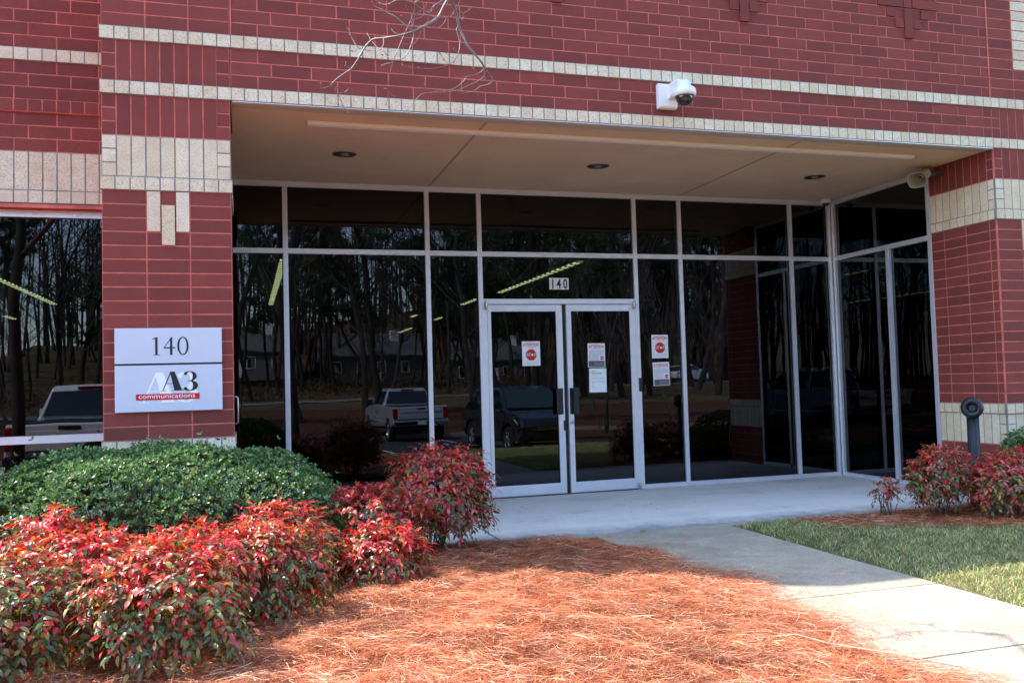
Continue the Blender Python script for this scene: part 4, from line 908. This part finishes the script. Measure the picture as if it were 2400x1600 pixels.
# ---- the tree whose branch hangs into the picture
BR = '''A .0060 .0018|1.256,-2.199,3.560 1.214,-2.194,3.488 1.186,-2.187,3.437 1.156,-2.191,3.382 1.097,-2.224,3.326 1.041,-2.251,3.285 0.997,-2.265,3.256 0.944,-2.262,3.234 0.886,-2.233,3.229 0.847,-2.200,3.232 0.799,-2.158,3.239 0.774,-2.147,3.225 0.746,-2.147,3.193 0.723,-2.155,3.152 0.699,-2.158,3.108 0.664,-2.147,3.060 0.621,-2.139,3.030 0.577,-2.137,2.994 0.559,-2.133,2.971 0.557,-2.128,2.964
a .0016 .0010|0.557,-2.128,2.964 0.527,-2.144,2.950 0.500,-2.161,2.936 0.496,-2.173,2.945 0.496,-2.182,2.957
a .0016 .0008|0.557,-2.128,2.964 0.567,-2.111,2.952 0.584,-2.094,2.943 0.598,-2.081,2.937 0.613,-2.063,2.912 0.629,-2.053,2.880 0.648,-2.053,2.851 0.659,-2.058,2.835
a .0011 .0008|0.591,-2.090,2.945 0.589,-2.106,2.964
a .0011 .0008|0.598,-2.085,2.943 0.626,-2.076,2.947 0.643,-2.079,2.957 0.656,-2.085,2.967
a .0013 .0008|0.664,-2.148,3.064 0.647,-2.149,3.071 0.636,-2.151,3.081 0.636,-2.151,3.090
a .0020 .0009|0.842,-2.198,3.229 0.839,-2.217,3.192 0.828,-2.224,3.167 0.811,-2.218,3.152 0.792,-2.200,3.154 0.760,-2.171,3.165 0.733,-2.148,3.178 0.709,-2.130,3.192 0.694,-2.110,3.221 0.682,-2.086,3.261 0.671,-2.069,3.294 0.664,-2.057,3.326
a .0010 .0008|0.708,-2.131,3.189 0.690,-2.135,3.168 0.674,-2.134,3.162
a .0010 .0008|0.828,-2.224,3.167 0.841,-2.254,3.129 0.847,-2.267,3.112
A .0022 .0010|0.998,-2.265,3.256 0.997,-2.276,3.228 0.982,-2.301,3.177 0.961,-2.324,3.127 0.937,-2.335,3.085 0.911,-2.328,3.070 0.880,-2.305,3.079 0.839,-2.263,3.104 0.817,-2.235,3.126 0.808,-2.210,3.161 0.799,-2.185,3.192 0.779,-2.143,3.238 0.763,-2.104,3.293
A .0028 .0012|0.998,-2.262,3.261 0.969,-2.250,3.288 0.933,-2.230,3.324 0.905,-2.215,3.355 0.869,-2.190,3.380 0.845,-2.175,3.402 0.805,-2.148,3.430 0.787,-2.148,3.452
a .0014 .0010|0.845,-2.175,3.402 0.843,-2.192,3.425 0.814,-2.179,3.450
A .0034 .0014|1.186,-2.213,3.477 1.125,-2.233,3.426 1.114,-2.227,3.400 1.092,-2.235,3.385 1.056,-2.257,3.389 1.011,-2.282,3.403 0.965,-2.291,3.415 0.911,-2.269,3.424 0.877,-2.229,3.419 0.855,-2.203,3.421 0.823,-2.178,3.438
A .0028 .0020|1.011,-2.282,3.403 1.009,-2.291,3.413 1.031,-2.296,3.426
a .0018 .0008|1.008,-2.288,3.409 1.007,-2.261,3.371 0.988,-2.249,3.324 0.964,-2.254,3.270 0.932,-2.275,3.201 0.899,-2.302,3.121 0.876,-2.304,3.069 0.860,-2.280,3.006 0.857,-2.224,2.944 0.859,-2.191,2.897 0.853,-2.176,2.865
a .0010 .0008|0.880,-2.306,3.078 0.864,-2.296,3.058 0.841,-2.274,3.060 0.823,-2.256,3.054
a .0010 .0008|0.857,-2.220,2.939 0.836,-2.201,2.946
a .0010 .0008|0.857,-2.220,2.939 0.877,-2.218,2.912 0.897,-2.227,2.895
a .0022 .0012|1.008,-2.288,3.409 1.009,-2.261,3.371 1.003,-2.250,3.311 0.986,-2.255,3.281
a .0011 .0008|0.959,-2.273,3.397 0.969,-2.261,3.376 0.997,-2.256,3.358 1.037,-2.257,3.375 1.049,-2.258,3.385
a .0012 .0012|1.010,-2.255,3.356 1.087,-2.232,3.368 1.156,-2.191,3.384 1.217,-2.149,3.402 1.250,-2.129,3.426 1.271,-2.122,3.454
A .0062 .0036|1.233,-2.196,3.517 1.243,-2.169,3.492 1.270,-2.130,3.469 1.290,-2.102,3.431 1.304,-2.096,3.373 1.324,-2.105,3.319 1.342,-2.125,3.261 1.380,-2.140,3.206 1.410,-2.149,3.168 1.434,-2.152,3.128
A .0036 .0030|1.270,-2.130,3.469 1.299,-2.109,3.472 1.328,-2.085,3.460 1.334,-2.077,3.438 1.312,-2.088,3.427 1.290,-2.102,3.433
a .0024 .0018|1.292,-2.116,3.477 1.299,-2.132,3.509 1.307,-2.140,3.530
A .0034 .0010|1.434,-2.152,3.128 1.456,-2.148,3.096 1.484,-2.141,3.063 1.478,-2.124,3.047 1.452,-2.105,3.040 1.423,-2.095,3.034 1.389,-2.081,3.010 1.344,-2.088,2.993 1.300,-2.109,2.985 1.272,-2.127,2.982
a .0009 .0008|1.423,-2.095,3.034 1.393,-2.108,3.046
A .0022 .0009|1.434,-2.152,3.126 1.438,-2.143,3.097 1.427,-2.126,3.073 1.392,-2.112,3.052 1.339,-2.111,3.025 1.277,-2.129,2.991 1.222,-2.159,2.968 1.135,-2.216,2.938 1.087,-2.247,2.930 1.060,-2.271,2.939 1.048,-2.289,2.954
A .0020 .0009|1.434,-2.152,3.126 1.419,-2.144,3.107 1.392,-2.137,3.091 1.332,-2.144,3.070 1.290,-2.160,3.053 1.257,-2.181,3.047
a .0015 .0010|1.327,-2.144,3.065 1.299,-2.140,3.031 1.253,-2.149,2.994 1.205,-2.176,2.971 1.156,-2.207,2.952 1.098,-2.238,2.927 1.034,-2.262,2.906 0.990,-2.251,2.855 0.955,-2.246,2.818 0.931,-2.242,2.800
a .0013 .0008|1.422,-2.128,3.077 1.398,-2.129,3.077 1.379,-2.140,3.093 1.372,-2.150,3.122
a .0018 .0008|1.296,-2.098,3.381 1.283,-2.110,3.356 1.289,-2.124,3.308 1.291,-2.146,3.253 1.275,-2.177,3.193 1.243,-2.209,3.133 1.198,-2.240,3.093 1.122,-2.290,3.053 1.051,-2.330,3.029 1.004,-2.345,3.022 0.951,-2.346,3.025 0.916,-2.334,3.044
a .0010 .0008|1.198,-2.240,3.098 1.167,-2.260,3.118 1.148,-2.264,3.146
a .0010 .0008|1.249,-2.203,3.147 1.212,-2.225,3.148 1.192,-2.233,3.161
a .0010 .0008|1.270,-2.180,3.192 1.242,-2.191,3.202
a .0013 .0010|1.217,-2.149,3.400 1.188,-2.168,3.352 1.154,-2.195,3.320 1.127,-2.210,3.316 1.097,-2.224,3.326
a .0012 .0008|1.050,-2.251,3.279 1.031,-2.272,3.233 0.998,-2.302,3.178 0.966,-2.305,3.165 0.935,-2.292,3.172
a .0013 .0010|1.082,-2.239,3.378 1.093,-2.226,3.339 1.051,-2.245,3.300 1.009,-2.255,3.285
a .0013 .0008|1.120,-2.234,3.421 1.077,-2.241,3.377 1.034,-2.248,3.342 0.993,-2.250,3.331 0.962,-2.245,3.337 0.937,-2.237,3.352
a .0010 .0008|1.082,-2.240,3.382 1.072,-2.259,3.405 1.080,-2.266,3.423
a .0012 .0008|1.389,-2.080,3.512 1.370,-2.076,3.492 1.333,-2.083,3.464
a .0011 .0008|0.887,-2.208,3.282 0.897,-2.224,3.260 0.920,-2.246,3.245 0.953,-2.261,3.244'''

mt = empty('maple_tree', (-2.9, -4.9, gz(-2.9, -4.9)), label='bare maple whose budding branch tips hang in front of the wall above the entrance', cat='tree')
ox, oy, oz = mt.location
tr = MB(); tr.tube([(0, 0, -.2), (.05, .02, 1.2), (0, .08, 2.6), (.1, .1, 3.6), (-.05, .1, 5), (.1, 0, 7), (0, .1, 9)], [.095, .08, .072, .062, .05, .035, .012], 10); tr.build('trunk', BARK[0], mt)
TW = mat('twig_bark', (.17, .13, .12), .45, spec=.5, var=.35, scale=30); BUD = mat('red_bud', (.30, .03, .035), .5)
br = MB(); bd = MB(); rg = np.random.default_rng(9); firsts = {}
L0 = lambda p: Vector((p[0]-ox, p[1]-oy, p[2]-oz))
for li, ln in enumerate(BR.strip().split('\n')):
    hd, ps = ln.split('|'); k_, r0, r1 = hd.split(); r0, r1 = float(r0)*1.4, float(r1)*1.4
    P_ = [L0(tuple(float(v) for v in s.split(','))) for s in ps.split()]
    fine = []
    for i in range(len(P_)-1):                                     # Catmull-Rom so that twigs bend smoothly
        a, b, c_, d_ = P_[max(i-1, 0)], P_[i], P_[i+1], P_[min(i+2, len(P_)-1)]
        for t in (0, .33, .66): fine.append(.5*((2*b)+(c_-a)*t+(2*a-5*b+4*c_-d_)*t*t+(3*b-a-3*c_+d_)*t**3))
    fine.append(P_[-1]); nn = len(fine); br.tube(fine, [(r0+(r1-r0)*i/(nn-1))*(1.15 if (i % 5 == 0) else 1) for i in range(nn)], 6)
    firsts[li] = (fine[0], r0)
    s0 = int(nn*(.55 if k_ == 'A' else .35))
    for i in range(s0, nn):
        if rg.uniform() < (.30 if k_ == 'A' else .55):
            o_ = Vector(rg.normal(0, 1, 3)).normalized(); p = fine[i]+o_*.004; bd.lathe([(0, -.004), (.0022, -.001), (.0024, .003), (0, .008)], p, o_, 6)
    for q in range(2 if k_ == 'a' else 1): bd.lathe([(0, -.004), (.0026, 0), (.0024, .005), (0, .010)], fine[-1]+Vector(rg.normal(0, .004, 3)), Vector(rg.normal(0, 1, 3)), 6)
j0 = firsts[0][0]; j1 = firsts[21][0]; J_ = j0.lerp(j1, .3)+Vector((.0, -.05, .28))
for a, r in ((j0, .0062), (j1, .0064), (firsts[12][0], .0034), (firsts[13][0]+Vector((0, 0, 0)), .002)): br.tube([a, a.lerp(J_, .5)+Vector((0, 0, .05)), J_], [r, r*1.2, .011], 7)
br.tube([J_, J_+Vector((-.5, -.3, .45)), J_+Vector((-1.6, -1.0, .9)), Vector((.8, .3, 4.1)), Vector((.05, .1, 3.2))], [.011, .016, .024, .032, .042], 9)
for i in range(26):
    t = rg.uniform(.3, 1); p = Vector((0, .1, 3+6*t)); a = rg.uniform(0, 6.28); d = Vector((math.cos(a), math.sin(a), .7)); l_ = rg.uniform(1.2, 2.8)*(1.2-t*.6)
    q, rr = grow(br, p, d, l_, .022, 1, rg, .6, 4)
    for jj in range(5): q2, _ = grow(br, q[rg.integers(1, 5)], (rg.normal(), rg.normal(), .6), l_*.45, .008, 2, rg, .6, 3)
br.build('branch', TW, mt); tag(bd.build('buds', BUD, mt), kind='stuff')
# ------------------------------------------------------------------ houses, wire
def house(x, y, w_, dp, hh, rz, wallc, lab):
    hh *= .62
    e = empty('house', (x, y, gz(x, y)), rz, label=lab, cat='house', group='houses beyond the wood'); wm = mat('siding', wallc, .8); rf = mat('shingles', (.10, .10, .105), .9, var=.2, scale=4); wt = WHITEP
    m = MB(); m.box(-w_/2, w_/2, -dp/2, dp/2, -.5, hh); m.prism([(-dp/2, hh), (dp/2, hh), (0, hh+dp*.33)], lambda a, b, t: (t, a, b), -w_/2, w_/2); m.build('wall', wm, e)
    m = MB()
    for s_ in (-1, 1):
        v = [(-w_/2-.4, s_*(dp/2+.4), hh-.26), (w_/2+.4, s_*(dp/2+.4), hh-.26), (w_/2+.4, 0, hh+dp*.33), (-w_/2-.4, 0, hh+dp*.33)]
        m.add(v+[(a, b, c+.18) for a, b, c in v], [(0,1,2,3),(4,5,6,7),(0,1,5,4),(1,2,6,5),(2,3,7,6),(3,0,4,7)])
    r_o = m.build('roof', rf, e); MB().box(w_*.2, w_*.2+.9, dp*.1, dp*.1+.9, hh, hh+dp*.33+.5).build('chimney', wt, r_o)
    for i in range(int(w_//3)):
        xx = -w_/2+1.6+3*i
        for zz in ((1.0, 2.3) if hh < 4 else (1.0, 2.3), (3.7, 5.0)):
            if zz[1] > hh: continue
            f = MB().box(xx-.55, xx+.55, dp/2+.005, dp/2+.06, zz[0]-.08, zz[1]+.08).build('window', wt, e); MB().box(xx-.45, xx+.45, dp/2+.062, dp/2+.075, zz[0], zz[1]).build('pane', CARGLASS, f)
    MB().box(-.5, .5, dp/2+.005, dp/2+.05, 0, 2.1).build('door', wt, e)
house(0, -104, 13, 9, 5.2, .1, (.13, .135, .145), 'grey house with white trim seen left of the silver pickup'); house(16, -108, 14, 9, 5.2, -.15, (.14, .13, .12), 'beige house with a white chimney seen above the silver pickup')
house(34, -110, 12, 9, 5.4, .2, (.15, .15, .145), 'pale house seen above the black crossover')
e = empty('power_line', (0, -60, 0), label='thin overhead wire strung between two poles beyond the road', cat='power line'); m = MB()
m.tube([(-60, 0, 8.9), (-30, 0, 8.2), (0, 0, 8.0), (30, 0, 8.2), (60, 0, 8.9)], .02, 4); m.build('wire', BLACKP, e)
for x in (-60, 60): MB().tube([(x, 0, -.5), (x, 0, 9.4)], [.16, .11], 8).build('pole', BARK[1], e)
# ------------------------------------------------------------------ vehicles
TYRE = mat('tyre', (.012, .012, .013), .85); RIM = mat('alloy', (.5, .5, .52), .25, metal=.9); CHROME = mat('chrome', (.7, .7, .72), .12, metal=1.)
TAIL = mat('tail_lamp', (.32, .004, .006), .15, spec=.8); LENS = mat('lens', (.5, .52, .55), .1, spec=.8); PLATE = mat('licence_plate', (.6, .62, .66), .5)
def wheel(parent, x, y, r, wdt=.24):
    sg_ = 1 if y > 0 else -1; e = MB(); e.lathe([(r*.62, -wdt/2), (r*.93, -wdt/2), (r, -wdt/2+.03), (r, wdt/2-.03), (r*.93, wdt/2), (r*.62, wdt/2)], (x, y, r), (0, 1, 0), 32); w_ = e.build('wheel', TYRE, parent)
    m = MB(); m.lathe([(r*.66, wdt/2*sg_-.004*sg_), (r*.6, (wdt/2-.05)*sg_), (r*.6, -wdt/2*sg_*.5)], (x, y, r), (0, 1, 0), 32)
    for k in range(5):
        a = k*2*math.pi/5
        for da in (-.16, .16):
            c0 = Vector((math.cos(a), 0, math.sin(a))); c1 = Vector((math.cos(a+da), 0, math.sin(a+da))); yy = y+(wdt/2-.03)*sg_
            m.tube([Vector((x, yy, r))+c0*r*.08, Vector((x, yy, r))+c1*r*.64], [.022, .018], 5)
    m.lathe([(0, .01), (r*.16, .0), (r*.16, -.03)], (x, y+(wdt/2-.02)*sg_, r), (0, sg_, 0), 14); m.build('rim', RIM, w_)
def hull(m, out, hw, mi=0):
    n = len(out); Lp = [(a, hw(a, b), b) for a, b in out]; Rp = [(a, -hw(a, b), b) for a, b in out]; base = len(m.v)
    m.add(Lp+Rp, [tuple(range(n)), tuple(range(n, 2*n))[::-1]], mi)
    for i in range(n): j = (i+1) % n; m.f.append((base+j, base+i, base+n+i, base+n+j)); m.m.append(mi); m.sm.append(False)
def arch(cx, r, z0, n=9):
    a0 = math.asin(max(-1, min(1, (z0-.36)/r))); return [(cx-r*math.cos(a0+(math.pi-2*a0)*i/n), .36+r*math.sin(a0+(math.pi-2*a0)*i/n)) for i in range(n+1)]
def pickup(loc, rz, paint, lab, s=1., cover=True, chrome=True):
    e = empty('pickup_truck', loc, rz, label=lab, cat='pickup'); e.scale = (s,)*3; r = .385
    lo = [(-2.72, .62)]+arch(-1.72, .47, .5)+arch(1.78, .47, .45)+[(2.55, .45), (2.78, .6), (2.8, .95), (2.7, 1.1), (2.3, 1.17), (1.15, 1.22), (-2.72, 1.24)]
    m = MB(); hull(m, lo, lambda a, b: .99-.05*max(0, a-2.2)-(.03 if b > 1.1 else 0)-(.02 if b < .6 else 0)); m.build('body', paint, e, bevel=.035)
    MB().box(-2.66, -.75, -.88, .88, 1.2, 1.262).build('bed_cover', BLACKP, e)
    m = MB(); hull(m, [(-.72, 1.2), (1.35, 1.2), (.62, 1.80), (.45, 1.86), (-.45, 1.865), (-.60, 1.82)], lambda a, b: .93-.26*max(0, b-1.2)/.66); m.build('cab', paint, e, bevel=.05)
    m = MB()
    m.add([(-.728, -.80, 1.33), (-.728, .80, 1.33), (-.618, .66, 1.76), (-.618, -.66, 1.76), (-.70, -.80, 1.33), (-.70, .80, 1.33), (-.59, .66, 1.76), (-.59, -.66, 1.76)], [(0,1,2,3),(0,1,5,4),(1,2,6,5),(2,3,7,6),(3,0,4,7)]); m.build('rear_window', CARGLASS, e)
    m = MB(); m.add([(1.30, -.80, 1.27), (1.30, .80, 1.27), (.70, .68, 1.77), (.70, -.68, 1.77)], [(0,1,2,3)]); m.build('windscreen', CARGLASS, e).location.x = .035
    for sg_ in (-1, 1):
        yy = lambda b: sg_*(.937-.26*max(0, b-1.2)/.66)
        for q in ([(-.55, 1.28), (.12, 1.28), (.12, 1.76), (-.48, 1.76)], [(.20, 1.28), (1.08, 1.28), (.58, 1.76), (.20, 1.76)]):
            m = MB(); m.add([(a, yy(b)+.004*sg_, b) for a, b in q]+[(a, yy(b)-.02*sg_, b) for a, b in q], [(0,1,2,3),(0,1,5,4),(1,2,6,5),(2,3,7,6),(3,0,4,7)]); m.build('side_window', CARGLASS, e)
        m = MB(); m.box(.95, 1.08, sg_*1.0, sg_*1.20, 1.26, 1.45); m.box(1.0, 1.05, sg_*.9, sg_*1.02, 1.28, 1.34); m.build('door_mirror', BLACKP if chrome else paint, e, bevel=.03)
        m = MB(); m.box(-2.755, -2.60, sg_*.815, sg_*.975, .82, 1.19); m.build('tail_light', TAIL, e, bevel=.02)
        m = MB(); m.box(.15, .32, sg_*.985, sg_*1.01, 1.03, 1.06); m.build('door_handle', CHROME, e); wheel(e, -1.72, sg_*.86, r); wheel(e, 1.78, sg_*.86, r)
        m = MB(); m.box(2.66, 2.79, sg_*.62, sg_*.93, .82, 1.02); m.build('headlight', LENS, e, bevel=.02)
    m = MB(); m.box(-2.775, -2.7, -.80, .80, .80, 1.225); t = m.build('tailgate', paint, e, bevel=.015); MB().box(-2.79, -2.774, -.70, .70, 1.035, 1.125).build('embossed_panel', paint, t, bevel=.008); MB().box(-2.80, -2.774, -.16, .16, 1.14, 1.20).build('tailgate_handle', BLACKP, t, bevel=.01)
    m = MB(); m.box(-2.92, -2.68, -.96, .96, .55, .74); b_ = m.build('rear_bumper', CHROME if chrome else BLACKP, e, bevel=.03); MB().box(-2.935, -2.915, -.16, .16, .57, .72).build('licence_plate', PLATE, b_)
    MB().box(-.66, -.585, -.22, .22, 1.79, 1.83).build('brake_light', TAIL, e); MB().box(-2.5, 2.5, -.7, .7, .36, .55).build('chassis', BLACKP, e); return e
def crossover(loc, rz, paint, lab, s=1., dark=True):
    e = empty('crossover_car', loc, rz, label=lab, cat='car'); e.scale = (s,)*3; r = .36
    lo = [(-2.25, .42)]+arch(-1.38, .42, .32)+arch(1.42, .42, .32)+[(2.2, .30), (2.36, .42), (2.38, .72), (2.28, .90), (1.95, 1.02), (1.15, 1.10), (-2.2, 1.10), (-2.34, .95), (-2.33, .5)]
    m = MB(); hull(m, lo, lambda a, b: .93-.10*max(0, abs(a)-1.8)-(.02 if b > 1.05 else 0)); m.build('body', paint, e, bevel=.06)
    m = MB(); hull(m, [(-2.12, 1.07), (1.22, 1.07), (.42, 1.58), (.15, 1.66), (-1.3, 1.66), (-1.75, 1.58)], lambda a, b: .885-.24*max(0, b-1.07)/.6); m.build('cabin', paint, e, bevel=.06)
    k = lambda b: .885-.24*max(0, b-1.07)/.6
    m = MB(); a, b = (1.13, 1.13), (.47, 1.565); m.add([(a[0]+.05, -k(a[1])+.09, a[1]), (a[0]+.05, k(a[1])-.09, a[1]), (b[0]+.05, k(b[1])-.08, b[1]), (b[0]+.05, -k(b[1])+.08, b[1])]+[(a[0]-.02, -k(a[1])+.09, a[1]-.01), (a[0]-.02, k(a[1])-.09, a[1]-.01), (b[0]-.02, k(b[1])-.08, b[1]-.01), (b[0]-.02, -k(b[1])+.08, b[1]-.01)], [(0,1,2,3),(0,1,5,4),(1,2,6,5),(2,3,7,6),(3,0,4,7)]); m.build('windscreen', glass_plain('windscreen_glass', (.03, .05, .05), .03), e)
    m = MB(); m.add([(-2.13, -.72, 1.15), (-2.13, .72, 1.15), (-1.80, .62, 1.56), (-1.80, -.62, 1.56)], [(0,1,2,3)]); m.build('rear_window', CARGLASS, e)
    for sg_ in (-1, 1):
        for q in ([(-1.95, 1.13), (-.55, 1.13), (-.55, 1.56), (-1.62, 1.56)], [(-.45, 1.13), (.98, 1.13), (.35, 1.56), (-.45, 1.56)]):
            m = MB(); m.add([(a, sg_*(k(b)+.004), b) for a, b in q]+[(a, sg_*(k(b)-.02), b) for a, b in q], [(0,1,2,3),(0,1,5,4),(1,2,6,5),(2,3,7,6),(3,0,4,7)]); m.build('side_window', CARGLASS, e)
        m = MB(); m.box(.72, .88, sg_*.92, sg_*1.10, 1.10, 1.24); m.build('door_mirror', paint, e, bevel=.03); wheel(e, -1.38, sg_*.80, r, .22); wheel(e, 1.42, sg_*.80, r, .22)
        m = MB(); m.add([(2.25, sg_*.50, .76), (2.05, sg_*.86, .78), (1.86, sg_*.905, .90), (2.16, sg_*.60, .90)]+[(2.30, sg_*.50, .76), (2.10, sg_*.90, .78), (1.90, sg_*.93, .90), (2.20, sg_*.62, .90)], [(0,1,2,3),(4,5,6,7),(0,1,5,4),(1,2,6,5),(2,3,7,6),(3,0,4,7)]); m.build('headlight', LENS, e)
        MB().box(-2.345, -2.2, sg_*.6, sg_*.86, .82, 1.0).build('tail_light', TAIL, e, bevel=.02); MB().box(2.2, 2.3, sg_*.78, sg_*.86, .50, .54).build('marker_light', INKORANGE, e)
    g_ = MB(); g_.box(2.33, 2.395, -.5, .5, .60, .80); gr = g_.build('grille', BLACKP, e, bevel=.01)
    for zz in (.64, .70, .76): MB().box(2.39, 2.41, -.52, .52, zz-.012, zz+.012).build('grille_bar', CHROME, gr)
    MB().box(2.30, 2.40, -.6, .6, .38, .50).build('air_intake', BLACKP, e); MB().box(2.33, 2.415, -.75, .75, .335, .355).build('chrome_strip', CHROME, e); MB().box(-2.0, 2.0, -.6, .6, .26, .45).build('chassis', BLACKP, e); return e
SILV = mat('silver_paint', (.50, .53, .57), .3, metal=.25, coat=.8); WPAINT = mat('white_paint', (.74, .76, .78), .3, coat=.8); BLKP = mat('black_paint', (.012, .014, .02), .2, coat=1.); BLUEP = mat('dark_blue_paint', (.02, .026, .04), .22, coat=1.)
pickup((5.88, -21.6, gz(0, -20)), R_(-92.5), SILV, 'silver pickup parked tail towards the building, seen reflected left of the doors', 1.03)
pickup((-2.93, -12.0, gz(0, -12)), R_(-90), WPAINT, 'white pickup seen reflected in the window left of the sign pier', 1.10, chrome=False)
crossover((7.25, -10.9, gz(0, -10.9)), R_(86), BLKP, 'black crossover facing the building, seen reflected in the left door', 1.04)
crossover((-.75, -19.2, gz(0, -19)), R_(90), BLUEP, 'dark blue car parked in the far row, seen reflected right of the sign pier', .86)
crossover((42.3, -67.6, .81), R_(-30), WPAINT, 'white car on the road beyond the bank, seen reflected right of the notices', 1.06)
# planting island under the crape myrtles
m = MB(); m.prism([(11, -17.2), (16.2, -17.2), (16.6, -16), (16.2, -14), (11, -14), (10.6, -15.6)], lambda a, b, t: (a, b, t), -.95, -.5); tag(m.build('planting_island', EARTH), kind='structure')
